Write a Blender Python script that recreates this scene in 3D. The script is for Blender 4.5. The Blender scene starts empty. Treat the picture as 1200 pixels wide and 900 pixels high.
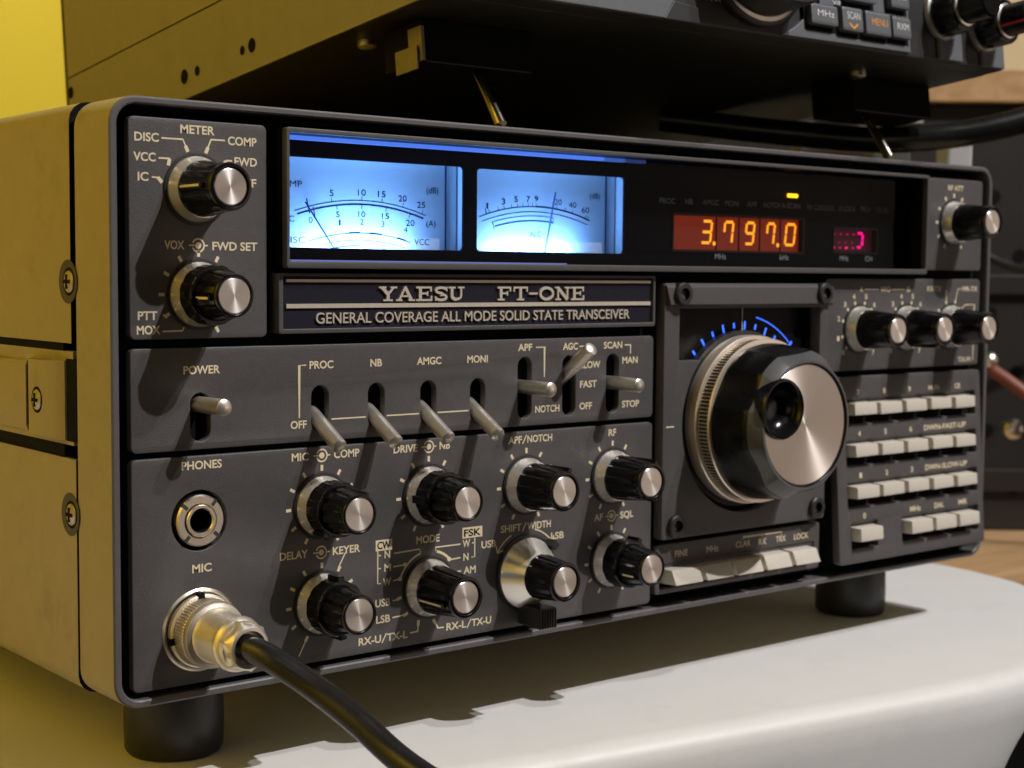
import bpy, bmesh, math, random
from mathutils import Vector, Matrix
from math import sin, cos, pi, radians, sqrt
random.seed(7)
S = 0.001                       # all dimensions below are millimetres
scene = bpy.context.scene
COL = scene.collection

# ------------------------------------------------------------------ camera
cam_d = bpy.data.cameras.new("camera")
cam = bpy.data.objects.new("camera", cam_d)
COL.objects.link(cam)
scene.camera = cam
CR = ((0.77687996, -0.62959529, 0.0082033), (-0.0384423, -0.06043133, -0.99743182), (0.62847412, 0.77456944, -0.07115098))
CP = (-163.326, -357.942, 110.526)
m = Matrix.Identity(4)
for i in range(3):
    m[i][0] = CR[0][i]; m[i][1] = -CR[1][i]; m[i][2] = -CR[2][i]; m[i][3] = CP[i] * S
cam.matrix_world = m
cam_d.sensor_width = 36.0
cam_d.lens = 1816.36 / 1200 * 36
cam_d.clip_start = 0.02
cam_d.clip_end = 30
cam_d.dof.use_dof = True
cam_d.dof.focus_distance = 0.418
cam_d.dof.aperture_fstop = 23.0

# ------------------------------------------------------------------ world, lamps, exposure
world = bpy.data.worlds.new("World"); scene.world = world; world.use_nodes = True
def world_nodes():
    """dim warm room: soft glow from the lit parts of the room to the right and left of the viewer"""
    nt = world.node_tree; N = nt.nodes; L = nt.links; b = N["Background"]
    tc = N.new("ShaderNodeTexCoord"); acc = None
    base = N.new("ShaderNodeRGB"); base.outputs[0].default_value = (0.004, 0.0036, 0.0034, 1); acc = base.outputs[0]
    for d, c0, c1, col in (((0.70, -0.70, -0.08), 0.90, 0.985, (0.80, 0.64, 0.53)), ((-0.76, -0.64, 0.10), 0.955, 0.992, (0.45, 0.39, 0.30)), ((-0.34, -0.58, 0.74), 0.95, 0.99, (0.50, 0.46, 0.40))):
        dp = N.new("ShaderNodeVectorMath"); dp.operation = 'DOT_PRODUCT'; v = Vector(d).normalized(); dp.inputs[1].default_value = v
        L.new(tc.outputs["Generated"], dp.inputs[0])
        mr = N.new("ShaderNodeMapRange"); mr.interpolation_type = 'SMOOTHSTEP'; mr.inputs[1].default_value = c0; mr.inputs[2].default_value = c1
        L.new(dp.outputs["Value"], mr.inputs[0])
        mx = N.new("ShaderNodeMixRGB"); mx.blend_type = 'ADD'; mx.inputs[2].default_value = (*col, 1)
        L.new(mr.outputs[0], mx.inputs[0]); L.new(acc, mx.inputs[1]); acc = mx.outputs[0]
    L.new(acc, b.inputs[0]); b.inputs[1].default_value = 1.0
world_nodes()
scene.view_settings.view_transform = 'Standard'
scene.view_settings.look = 'None'
scene.view_settings.exposure = 0.0
scene.view_settings.gamma = 1.0
scene.cycles.use_denoising = True
scene.cycles.max_bounces = 8
scene.cycles.sample_clamp_indirect = 6.0

def lamp(name, kind, loc, target, energy, color, size=0.05, **kw):
    d = bpy.data.lights.new(name, kind); o = bpy.data.objects.new(name, d); COL.objects.link(o)
    o.location = Vector(loc) * S
    v = (Vector(target) - Vector(loc))
    o.rotation_euler = v.to_track_quat('-Z', 'Y').to_euler()
    d.energy = energy; d.color = color
    if kind == 'AREA': d.shape = 'DISK'; d.size = size
    else: d.shadow_soft_size = size
    for k, x in kw.items(): setattr(d, k, x)
    return o
def from_dir(v, dist, p=(150, 0, 60)):
    v = Vector(v).normalized() * dist
    return (p[0] + v.x, p[1] + v.y, p[2] + v.z)
lamp("ceiling_lamp", 'AREA', (737, -1168, 1649), (150, 0, 60), 32.5, (1.0, 0.975, 0.96), 0.03)
lamp("second_ceiling_lamp", 'AREA', (1040, -1120, 1890), (150, 0, 60), 14, (1.0, 0.965, 0.94), 0.035)
# unseen fill lights added to brighten the yellow walls
lamp("side_wall_fill", 'AREA', (-280, 20, 560), (-530, 20, 440), 4.2, (1.0, 0.78, 0.5), 0.25)
lamp("back_wall_fill", 'SPOT', (150, 620, 900), (360, 905, 240), 17, (1.0, 0.94, 0.75), 0.08, spot_size=radians(80), spot_blend=0.6)

# ------------------------------------------------------------------ materials
MATS = {}
def nt_new(name):
    mt = bpy.data.materials.new(name); mt.use_nodes = True
    nt = mt.node_tree
    return mt, nt, nt.nodes["Principled BSDF"]
def mat(name, col, rough=0.5, metal=0.0, noise=0.0, nscale=900, bump=0.0, bscale=2500, aniso=0.0, taxis='Y', spec=0.5, rvar=0.0, coat=0.0, dirt=0.0):
    mt, nt, b = nt_new(name); N = nt.nodes; Lk = nt.links
    b.inputs["Base Color"].default_value = (*col, 1)
    b.inputs["Roughness"].default_value = rough
    b.inputs["Metallic"].default_value = metal
    b.inputs["Specular IOR Level"].default_value = spec
    if coat: b.inputs["Coat Weight"].default_value = coat; b.inputs["Coat Roughness"].default_value = 0.1
    tc = N.new("ShaderNodeTexCoord")
    if noise or rvar or dirt:
        nz = N.new("ShaderNodeTexNoise"); nz.inputs["Scale"].default_value = nscale; nz.inputs["Detail"].default_value = 5
        Lk.new(tc.outputs["Object"], nz.inputs["Vector"])
        if noise:
            mx = N.new("ShaderNodeMixRGB"); mx.blend_type = 'MIX'
            mx.inputs[1].default_value = (*[c * (1 - noise) for c in col], 1)
            mx.inputs[2].default_value = (*[min(1, c * (1 + noise)) for c in col], 1)
            Lk.new(nz.outputs["Fac"], mx.inputs[0])
            out = mx.outputs[0]
            if dirt:
                n2 = N.new("ShaderNodeTexNoise"); n2.inputs["Scale"].default_value = 38; n2.inputs["Detail"].default_value = 8; n2.inputs["Roughness"].default_value = 0.7
                Lk.new(tc.outputs["Object"], n2.inputs["Vector"])
                rp = N.new("ShaderNodeValToRGB"); rp.color_ramp.elements[0].position = 0.56; rp.color_ramp.elements[1].position = 0.78
                rp.color_ramp.elements[0].color = (1, 1, 1, 1); rp.color_ramp.elements[1].color = (1 - dirt, 1 - dirt, 1 - dirt, 1)
                Lk.new(n2.outputs["Fac"], rp.inputs[0])
                mm = N.new("ShaderNodeMixRGB"); mm.blend_type = 'MULTIPLY'; mm.inputs[0].default_value = 1
                Lk.new(out, mm.inputs[1]); Lk.new(rp.outputs[0], mm.inputs[2]); out = mm.outputs[0]
            Lk.new(out, b.inputs["Base Color"])
        if rvar:
            mr = N.new("ShaderNodeMapRange"); mr.inputs[3].default_value = rough - rvar; mr.inputs[4].default_value = rough + rvar
            n3 = N.new("ShaderNodeTexNoise"); n3.inputs["Scale"].default_value = 120; n3.inputs["Detail"].default_value = 6
            Lk.new(tc.outputs["Object"], n3.inputs["Vector"])
            Lk.new(n3.outputs["Fac"], mr.inputs[0]); Lk.new(mr.outputs[0], b.inputs["Roughness"])
    if bump:
        nb = N.new("ShaderNodeTexNoise"); nb.inputs["Scale"].default_value = bscale; nb.inputs["Detail"].default_value = 3
        Lk.new(tc.outputs["Object"], nb.inputs["Vector"])
        bp = N.new("ShaderNodeBump"); bp.inputs["Strength"].default_value = bump; bp.inputs["Distance"].default_value = 0.0002
        Lk.new(nb.outputs["Fac"], bp.inputs["Height"]); Lk.new(bp.outputs[0], b.inputs["Normal"])
    if aniso:
        b.inputs["Anisotropic"].default_value = aniso
        b.inputs["Anisotropic Rotation"].default_value = 0.25
        tg = N.new("ShaderNodeTangent"); tg.direction_type = 'RADIAL'; tg.axis = taxis
        Lk.new(tg.outputs[0], b.inputs["Tangent"])
    MATS[name] = mt
    return mt
def emit(name, col, s):
    mt, nt, b = nt_new(name)
    b.inputs["Base Color"].default_value = (0.02, 0.02, 0.02, 1)
    b.inputs["Emission Color"].default_value = (*col, 1); b.inputs["Emission Strength"].default_value = s
    b.inputs["Roughness"].default_value = 0.4
    MATS[name] = mt; return mt

PANEL = mat("panel_paint", (0.083, 0.077, 0.077), 0.48, noise=0.14, nscale=420, bump=0.5, bscale=3600, dirt=0.16, rvar=0.06)
RIM = mat("rim_paint", (0.105, 0.098, 0.10), 0.45, noise=0.12, nscale=300, bump=0.3, bscale=3500, rvar=0.06)
COVER = mat("cover_paint", (0.315, 0.262, 0.14), 0.55, noise=0.10, nscale=140, bump=0.5, bscale=2200, dirt=0.34)
DARK = mat("dark_recess", (0.009, 0.009, 0.010), 0.85, spec=0.08, noise=0.2, nscale=200)
BLACK = mat("gloss_black_plastic", (0.006, 0.0055, 0.006), 0.2, spec=0.4, bump=0.06, bscale=1500, rvar=0.07, noise=0.2, nscale=300)
BLACKM = mat("satin_black_plastic", (0.02, 0.019, 0.019), 0.42, noise=0.25, nscale=200, bump=0.2, bscale=2600)
RUBBER = mat("black_rubber", (0.018, 0.017, 0.017), 0.45, noise=0.3, nscale=90, bump=0.3, bscale=1200, rvar=0.12)
ALU = mat("turned_aluminium", (0.80, 0.765, 0.725), 0.36, metal=1, aniso=0.8, noise=0.05, nscale=1200)
SKIRT = mat("polished_skirt", (0.95, 0.91, 0.84), 0.27, metal=0.74, aniso=0.3)
STEEL = mat("nickel_steel", (0.84, 0.77, 0.66), 0.32, metal=1, noise=0.08, nscale=500, bump=0.12, bscale=2400, rvar=0.08)
BRONZE = mat("champagne_ring", (0.90, 0.78, 0.66), 0.34, metal=0.72, aniso=0.3, noise=0.04, nscale=900)
DIALFACE = mat("spun_champagne_disc", (0.78, 0.715, 0.655), 0.42, metal=1, aniso=0.85, noise=0.03, nscale=1500)
INK = mat("cream_ink", (0.78, 0.66, 0.44), 0.55, noise=0.12, nscale=1500)
INKDIM = mat("grey_ink", (0.75, 0.75, 0.76), 0.6, noise=0.1, nscale=1500)
SILK = mat("silver_lettering", (0.62, 0.56, 0.47), 0.4, metal=0.4, noise=0.1, nscale=900)
NPBLK = mat("nameplate_backing", (0.013, 0.012, 0.021), 0.6, spec=0.2, noise=0.3, nscale=700, bump=0.4, bscale=3000)
KEYW = mat("ivory_key", (0.64, 0.585, 0.50), 0.42, noise=0.09, nscale=90, bump=0.15, bscale=1800, dirt=0.14)
DISH = mat("screw_dish_metal", (0.05, 0.045, 0.04), 0.6, noise=0.3, nscale=300)
DULL = mat("dull_screw_metal", (0.45, 0.40, 0.33), 0.42, metal=1, noise=0.25, nscale=400, bump=0.2, bscale=1500)
CHROME = mat("dark_chrome_wire", (0.30, 0.27, 0.24), 0.22, metal=1, noise=0.1, nscale=300)
MASK = mat("smoked_mask", (0.005, 0.005, 0.007), 0.4, spec=0.08, noise=0.2, nscale=200)
CARD = mat("meter_card", (0.72, 0.76, 0.80), 0.7, noise=0.02, nscale=150)
CARDINK = mat("meter_ink", (0.012, 0.02, 0.075), 0.7, noise=0.1, nscale=900)
GRIP = mat("dial_grip_black", (0.006, 0.006, 0.0065), 0.26, spec=0.22, bump=0.08, bscale=1200, rvar=0.08)
TOGGLE = mat("plated_toggle", (0.90, 0.83, 0.73), 0.36, metal=0.9, noise=0.08, nscale=500, rvar=0.08)
BRASSY = mat("dull_plated_bracket", (0.22, 0.19, 0.14), 0.45, metal=0.3, noise=0.3, nscale=200)
CLUTTER = mat("grey_connector_plastic", (0.10, 0.095, 0.085), 0.5, noise=0.2, nscale=120)
NICKEL = mat("satin_nickel_plug", (0.80, 0.73, 0.62), 0.42, metal=0.9, noise=0.1, nscale=400, bump=0.15, bscale=2200, rvar=0.08)
SATIN = mat("satin_chamfer", (0.09, 0.09, 0.095), 0.36, noise=0.1, nscale=300)
NEEDLE2 = mat("pale_needle_paint", (0.16, 0.20, 0.42), 0.5, noise=0.1, nscale=900)
NEEDLE = mat("needle_paint", (0.02, 0.03, 0.09), 0.5, noise=0.1, nscale=900)
REDBACK = emit("lit_red_filter", (0.40, 0.028, 0.004), 0.55)
DIGIT = emit("orange_segments", (1.0, 0.34, 0.014), 2.3)
MAGBACK = emit("lit_magenta_filter", (0.25, 0.0, 0.035), 0.16)
MAGENTA = emit("magenta_segments", (1.0, 0.0, 0.22), 3.0)
MAGDIM = emit("dim_magenta_segments", (1.0, 0.0, 0.15), 0.9)
AMBER = emit("amber_led", (1.0, 0.50, 0.01), 4.2)
BLUETICK = emit("blue_tick", (0.03, 0.13, 1.0), 2.4)
EDGE = emit("painted_edge_glow", (0.07, 0.19, 0.85), 1.0)  # meter light caught in the pane edge, put into emission
EDGE3 = emit("painted_edge_glow_mid", (0.06, 0.16, 0.7), 0.55)
EDGE4 = emit("painted_edge_glow_end", (0.05, 0.13, 0.6), 0.18)
EDGE2 = emit("painted_edge_glow_lower", (0.16, 0.18, 0.55), 0.8)
BLUESCALE = emit("dim_blue_scale", (0.05, 0.07, 0.2), 0.10)
CABLE = mat("black_cable_sheath", (0.013, 0.012, 0.012), 0.26, noise=0.3, nscale=120, bump=0.15, bscale=700, rvar=0.06)
WHITE = mat("white_laminate", (0.72, 0.715, 0.705), 0.48, noise=0.03, nscale=60, bump=0.2, bscale=1100, dirt=0.09, rvar=0.08)
YELLOW = mat("yellow_wall_paint", (0.57, 0.43, 0.016), 0.75, noise=0.04, nscale=25, bump=0.25, bscale=260)
WOOD = None
def wood():
    mt, nt, b = nt_new("wood_grain"); N = nt.nodes; L = nt.links
    tc = N.new("ShaderNodeTexCoord"); mp = N.new("ShaderNodeMapping"); mp.inputs["Scale"].default_value = (2.5, 30, 30)
    L.new(tc.outputs["Object"], mp.inputs[0])
    nz = N.new("ShaderNodeTexNoise"); nz.inputs["Scale"].default_value = 3; nz.inputs["Detail"].default_value = 7; nz.inputs["Distortion"].default_value = 1.2
    L.new(mp.outputs[0], nz.inputs["Vector"])
    rp = N.new("ShaderNodeValToRGB"); rp.color_ramp.elements[0].color = (0.42, 0.25, 0.115, 1); rp.color_ramp.elements[1].color = (0.58, 0.37, 0.19, 1)
    rp.color_ramp.elements[0].position = 0.3; rp.color_ramp.elements[1].position = 0.72
    L.new(nz.outputs["Fac"], rp.inputs[0]); L.new(rp.outputs[0], b.inputs["Base Color"]); b.inputs["Roughness"].default_value = 0.45
    return mt
WOOD = wood()
CREAMBOX = mat("cream_board", (0.55, 0.46, 0.30), 0.7, noise=0.08, nscale=30)
RACK = mat("black_rack_paint", (0.018, 0.016, 0.015), 0.5, noise=0.3, nscale=60, bump=0.2, bscale=900)
PALE = mat("pale_plastic", (0.55, 0.54, 0.52), 0.5, noise=0.05, nscale=80)
TANSTRIP = mat("tan_terminal_strip", (0.10, 0.088, 0.075), 0.6, noise=0.25, nscale=90)
REDC = mat("red_brown_sheath", (0.24, 0.07, 0.04), 0.5, noise=0.15, nscale=200)
UPPER = mat("upper_radio_grey", (0.12, 0.125, 0.137), 0.5, noise=0.15, nscale=300, bump=0.3, bscale=3000)
UPPERBLK = mat("upper_radio_black", (0.018, 0.017, 0.018), 0.5, noise=0.25, nscale=150, bump=0.3, bscale=2500)
UPPERSIDE = mat("upper_radio_side", (0.25, 0.23, 0.19), 0.55, noise=0.1, nscale=120, bump=0.35, bscale=2600, dirt=0.2)
KEYINK = mat("white_ink", (0.7, 0.7, 0.7), 0.5, noise=0.05, nscale=900)
ORANGEINK = mat("orange_ink", (0.8, 0.34, 0.04), 0.5, noise=0.05, nscale=900)
REDLINE = mat("red_line", (0.55, 0.02, 0.03), 0.4, noise=0.05, nscale=900)
def pane_mat():
    mt = bpy.data.materials.new("clear_pane"); mt.use_nodes = True; nt = mt.node_tree; N = nt.nodes
    for n in list(N): N.remove(n)
    o = N.new("ShaderNodeOutputMaterial"); mx = N.new("ShaderNodeMixShader"); t = N.new("ShaderNodeBsdfTransparent"); g = N.new("ShaderNodeBsdfGlossy")
    t.inputs[0].default_value = (0.60, 0.61, 0.63, 1); g.inputs["Roughness"].default_value = 0.04
    f = N.new("ShaderNodeFresnel"); f.inputs[0].default_value = 1.12
    nt.links.new(f.outputs[0], mx.inputs[0]); nt.links.new(t.outputs[0], mx.inputs[1]); nt.links.new(g.outputs[0], mx.inputs[2]); nt.links.new(mx.outputs[0], o.inputs[0])
    return mt
PANE = pane_mat()

# ------------------------------------------------------------------ mesh helpers
class MB:
    """collects faces of several materials, in millimetres"""
    def __init__(s): s.v = []; s.f = []; s.mi = []; s.mats = []
    def mid(s, m):
        if m not in s.mats: s.mats.append(m)
        return s.mats.index(m)
    def add(s, vs, fs, m):
        k = len(s.v); s.v += [tuple(p) for p in vs]; i = s.mid(m)
        for f in fs: s.f.append(tuple(a + k for a in f)); s.mi.append(i)
    def box(s, x0, x1, y0, y1, z0, z1, m):
        vs = [(x, y, z) for x in (x0, x1) for y in (y0, y1) for z in (z0, z1)]
        s.add(vs, [(0, 1, 3, 2), (4, 6, 7, 5), (0, 4, 5, 1), (2, 3, 7, 6), (0, 2, 6, 4), (1, 5, 7, 3)], m)
    def obox(s, c, ax, h, m):
        """box with centre c, axes ax (3 unit vectors), half sizes h"""
        c = Vector(c); vs = []
        for i in (-1, 1):
            for j in (-1, 1):
                for k in (-1, 1):
                    vs.append(c + Vector(ax[0]) * h[0] * i + Vector(ax[1]) * h[1] * j + Vector(ax[2]) * h[2] * k)
        s.add(vs, [(0, 1, 3, 2), (4, 6, 7, 5), (0, 4, 5, 1), (2, 3, 7, 6), (0, 2, 6, 4), (1, 5, 7, 3)], m)
    def mesh(s, name, smooth=None, bevel=0, recalc=True):
        me = bpy.data.meshes.new(name)
        me.from_pydata([(a * S, b * S, c * S) for a, b, c in s.v], [], s.f)
        for mm in s.mats: me.materials.append(mm)
        me.polygons.foreach_set("material_index", s.mi)
        bm = bmesh.new(); bm.from_mesh(me)
        if recalc: bmesh.ops.recalc_face_normals(bm, faces=bm.faces)
        if bevel:
            bmesh.ops.bevel(bm, geom=[e for e in bm.edges if e.is_manifold and e.calc_face_angle(0) > 0.6], offset=bevel * S, segments=2, affect='EDGES', profile=0.6)
        bm.to_mesh(me); bm.free()
        if smooth: shade(me, smooth)
        me.update()
        return me
def shade(me, ang=35):
    me.polygons.foreach_set("use_smooth", [True] * len(me.polygons))
    me.set_sharp_from_angle(angle=radians(ang))

def lathe(mb, prof, mts, n=64, axis_y=True, flute=None, cx=0, cz=0, y0=0, caps=True):
    """prof: list of (r, y); mts: one material or a list per band; axis along Y, outward = -Y"""
    rows = []
    k = len(prof)
    vs = []; fs = []; ms = []
    for j, (r, y) in enumerate(prof):
        for i in range(n):
            t = 2 * pi * i / n
            rr = r * (flute(t, j) if flute else 1)
            vs.append((cx + rr * cos(t), y0 + y, cz + rr * sin(t)))
    for j in range(k - 1):
        mm = mts[j] if isinstance(mts, list) else mts
        fs = []
        for i in range(n):
            a = j * n + i; b = j * n + (i + 1) % n
            fs.append((a, b, b + n, a + n))
        ms.append((mm, fs))
    base = len(mb.v); mb.v += vs
    for mm, fl in ms:
        ii = mb.mid(mm)
        for f in fl: mb.f.append(tuple(a + base for a in f)); mb.mi.append(ii)
    for j, flip in ((0, 1), (k - 1, 0)):
        if caps and prof[j][0] > 1e-6:
            ii = mb.mid(mts[0 if j == 0 else -1] if isinstance(mts, list) else mts)
            mb.f.append(tuple(base + j * n + i for i in range(n))); mb.mi.append(ii)

def place(name, me, parent=None, loc=(0, 0, 0), label=None, kind=None):
    o = bpy.data.objects.new(name, me); COL.objects.link(o)
    o.location = Vector(loc) * S
    if parent is not None:
        o.parent = parent
        if parent.get("_root") is not None: o.matrix_parent_inverse = Matrix.Translation(-parent.location)
    if label: o["label"] = label
    if kind: o["kind"] = kind
    return o
def part_abs(name, me, root, loc=(0, 0, 0)):
    """child of a thing whose Empty sits at root.location: keep world position"""
    o = bpy.data.objects.new(name, me); COL.objects.link(o)
    o.parent = root; o.location = Vector(loc) * S - root.location
    return o
def sub(name, me, par, loc=(0, 0, 0)):
    """child of a part (part keeps world-like coordinates at its own origin)"""
    o = bpy.data.objects.new(name, me); COL.objects.link(o)
    o.parent = par; o.location = Vector(loc) * S
    return o
def thing(name, loc, label, cat, rot=(0, 0, 0), group=None):
    o = bpy.data.objects.new(name, None); COL.objects.link(o); o.empty_display_size = 0.02
    o.location = Vector(loc) * S; o.rotation_euler = rot
    o["label"] = label; o["category"] = cat
    if group: o["group"] = group
    return o
def tag(o, label, cat, group=None):
    o["label"] = label; o["category"] = cat
    if group: o["group"] = group
    return o
def curve_mesh(splines, h, bev, m, name, bres=2):
    """filled 2-D outline with holes in the x-z plane, thickness along y: front at y=0, back at y=h"""
    cu = bpy.data.curves.new(name, 'CURVE'); cu.dimensions = '2D'; cu.fill_mode = 'BOTH'
    cu.extrude = max(0, h / 2 - bev) * S; cu.bevel_depth = bev * S; cu.bevel_resolution = bres; cu.offset = -bev * S
    for pts in splines:
        sp = cu.splines.new('POLY'); sp.points.add(len(pts) - 1)
        for p, q in zip(sp.points, pts): p.co = (q[0] * S, q[1] * S, 0, 1)
        sp.use_cyclic_u = True
    ob = bpy.data.objects.new(name, cu); COL.objects.link(ob)
    dg = bpy.context.evaluated_depsgraph_get()
    me = bpy.data.meshes.new_from_object(ob.evaluated_get(dg), depsgraph=dg)
    bpy.data.objects.remove(ob); bpy.data.curves.remove(cu)
    for v in me.vertices:
        x, y, z = v.co; v.co = (x, -z + h / 2 * S, y)
    me.materials.clear(); me.materials.append(m)
    me.name = name
    bm = bmesh.new(); bm.from_mesh(me); bmesh.ops.remove_doubles(bm, verts=bm.verts, dist=1e-6); bmesh.ops.recalc_face_normals(bm, faces=bm.faces); bm.to_mesh(me); bm.free()
    shade(me, 40)
    return me
def rrect(x0, x1, z0, z1, r, n=6):
    pts = []
    for cx, cz, a in ((x1 - r, z1 - r, 0), (x0 + r, z1 - r, 90), (x0 + r, z0 + r, 180), (x1 - r, z0 + r, 270)):
        for i in range(n + 1):
            t = radians(a + 90 * i / n); pts.append((cx + r * cos(t), cz + r * sin(t)))
    return pts
def circ(cx, cz, r, n=48): return [(cx + r * cos(2 * pi * i / n), cz + r * sin(2 * pi * i / n)) for i in range(n)]
def join_to(mb, me, m=None, off=(0, 0, 0), fn=None):
    vs = [(v.co.x / S + off[0], v.co.y / S + off[1], v.co.z / S + off[2]) for v in me.vertices]
    if fn: vs = [fn(p) for p in vs]
    mb.add(vs, [tuple(p.vertices) for p in me.polygons], m or me.materials[0])
def boolean(me, cutter, op='DIFFERENCE'):
    a = bpy.data.objects.new("t", me); b = bpy.data.objects.new("c", cutter); COL.objects.link(a); COL.objects.link(b)
    md = a.modifiers.new("b", 'BOOLEAN'); md.operation = op; md.solver = 'EXACT'; md.object = b
    dg = bpy.context.evaluated_depsgraph_get()
    r = bpy.data.meshes.new_from_object(a.evaluated_get(dg), depsgraph=dg)
    bpy.data.objects.remove(a); bpy.data.objects.remove(b)
    return r
# ---- lettering
_fc = {}
def text_geo(s, bold=0.0, extrude=0.0):
    key = (s, bold, extrude)
    if key in _fc: return _fc[key]
    cu = bpy.data.curves.new("txt", 'FONT'); cu.body = s; cu.size = 1.0; cu.offset = bold; cu.extrude = extrude; cu.resolution_u = 4
    ob = bpy.data.objects.new("txt", cu); COL.objects.link(ob)
    dg = bpy.context.evaluated_depsgraph_get()
    me = bpy.data.meshes.new_from_object(ob.evaluated_get(dg), depsgraph=dg)
    vs = [tuple(v.co) for v in me.vertices]; fs = [tuple(p.vertices) for p in me.polygons]
    bpy.data.objects.remove(ob); bpy.data.curves.remove(cu); bpy.data.meshes.remove(me)
    _fc[key] = (vs, fs); return vs, fs
CAP = None
def text(mb, s, x0, x1, z, y, cap, m, bold=0.024, extr=0.0, fn=None):
    """string s fitted between x0 and x1, baseline z, cap height cap, on the plane y"""
    global CAP
    if CAP is None:
        hv, _ = text_geo("H"); CAP = max(p[1] for p in hv)
    vs, fs = text_geo(s, bold)
    if not vs: return
    a = min(p[0] for p in vs); b = max(p[0] for p in vs)
    sx = (x1 - x0) / (b - a); sz = cap / CAP
    pts = [(x0 + (p[0] - a) * sx, y, z + p[1] * sz) for p in vs]
    if extr:
        # raised letter: front face plus side walls
        n = len(pts); back = [(p[0], p[1] + extr, p[2]) for p in pts]
        from collections import Counter
        ed = Counter()
        for f in fs:
            for i in range(len(f)): ed[(f[i], f[(i + 1) % len(f)])] += 1
        side = [(e[0], e[1], e[1] + n, e[0] + n) for e in ed if (e[1], e[0]) not in ed]
        pts = pts + back; fs = list(fs) + side
    if fn: pts = [fn(p) for p in pts]
    mb.add(pts, fs, m)
def poly(mb, pts, w, y, m, fn=None):
    """printed line through (x,z) points"""
    L = []; R_ = []
    for i, p in enumerate(pts):
        a = Vector(pts[max(0, i - 1)]); b = Vector(pts[min(len(pts) - 1, i + 1)])
        d = (b - a).normalized(); nrm = Vector((-d.y, d.x)) * w / 2
        if 0 < i < len(pts) - 1:
            d1 = (Vector(p) - a).normalized(); c = max(0.5, d.dot(d1)); nrm /= c
        L.append((p[0] + nrm.x, y, p[1] + nrm.y)); R_.append((p[0] - nrm.x, y, p[1] - nrm.y))
    vs = L + R_; n = len(pts)
    if fn: vs = [fn(v) for v in vs]
    mb.add(vs, [(i, i + 1, n + i + 1, n + i) for i in range(n - 1)], m)
def arc(cx, cz, r, a0, a1, n=24): return [(cx + r * cos(radians(a0 + (a1 - a0) * i / n)), cz + r * sin(radians(a0 + (a1 - a0) * i / n))) for i in range(n + 1)]
def tick(mb, cx, cz, r0, r1, deg, w, y, m, fn=None):
    t = radians(deg); poly(mb, [(cx + r0 * cos(t), cz + r0 * sin(t)), (cx + r1 * cos(t), cz + r1 * sin(t))], w, y, m, fn)
def disc(mb, cx, cz, r, y, m, n=20):
    mb.add([(cx + r * cos(2 * pi * i / n), y, cz + r * sin(2 * pi * i / n)) for i in range(n)], [tuple(range(n))], m)
def symbol(mb, cx, cz, y, m):
    """the concentric-knob pictogram"""
    poly(mb, arc(cx, cz, 1.65, -160, 160, 30), 0.45, y, m); disc(mb, cx, cz, 0.85, y, m)
    poly(mb, [(cx - 2.6, cz), (cx - 0.6, cz)], 0.36, y + 0.003, m); poly(mb, [(cx + 1.7, cz), (cx + 2.7, cz)], 0.36, y + 0.003, m)

# ================================================================== THE GREY TRANSCEIVER
W, H, TZ = 370.0, 153.5, -25.0
YP = 1.0                    # plane of the control panels
RADIO = thing("radio_transceiver", (185, 175, TZ), "grey desktop radio transceiver with blue lit meters and large tuning dial on the white table", "radio")
def P(name, me, loc=(0, 0, 0)): return part_abs(name, me, RADIO, loc)

# front rim: a thin rounded shell, open at the front
rim = MB()
out = rrect(0, W, 0, H, 7, 8); inn = rrect(2.1, W - 2.1, 1.9, H - 1.9, 5.2, 8)
out2 = rrect(0.5, W - 0.5, 0.5, H - 0.5, 6.6, 8); inn2 = rrect(1.7, W - 1.7, 1.5, H - 1.5, 5.6, 8)
n = len(out)
loops = [[(x, 20.5, z) for x, z in out], [(x, 0.4, z) for x, z in out], [(x, 0, z) for x, z in out2], [(x, 0, z) for x, z in inn2], [(x, 0.35, z) for x, z in inn], [(x, 20.5, z) for x, z in inn]]
vs = [p for l in loops for p in l]; fs = []
for j in range(5):
    for i in range(n): fs.append((j * n + i, j * n + (i + 1) % n, (j + 1) * n + (i + 1) % n, (j + 1) * n + i))
for i in range(n): fs.append((5 * n + i, 5 * n + (i + 1) % n, (i + 1) % n, i))
rim.add(vs, fs, RIM)
# the side face of the rim carries the same lighter enamel as the covers
me = rim.mesh("front_rim", smooth=30)
me.materials.append(COVER)
for p in me.polygons[:len(out)]: p.material_index = 1
front_rim = P("front_rim", me)
# sub-chassis behind the panels, set well back from the meter windows
bk = MB()
bk.box(4, 47.6, 5, 20, 4, H - 4, DARK); bk.box(47.6, 330, 5, 20, 4, 111, DARK); bk.box(330, W - 4, 5, 20, 4, H - 4, DARK); bk.box(47.6, 330, 24, 30, 111, H - 4, DARK)
for a in ((2.3, W - 2.3, 14, 20, 6, H - 6), (8, W - 8, 14, 20, 2.1, H - 2.1)):
    bk.box(a[0], 46, a[2], a[3], a[4], a[5], DARK); bk.box(330.5, a[1], a[2], a[3], a[4], a[5], DARK)
bk.box(46, 330.5, 14, 20, 2.1, 110, DARK); bk.box(47.6, 330, 5, 24, H - 3.6, H - 2.4, DARK)
P("subchassis", bk.mesh("subchassis"))
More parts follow.
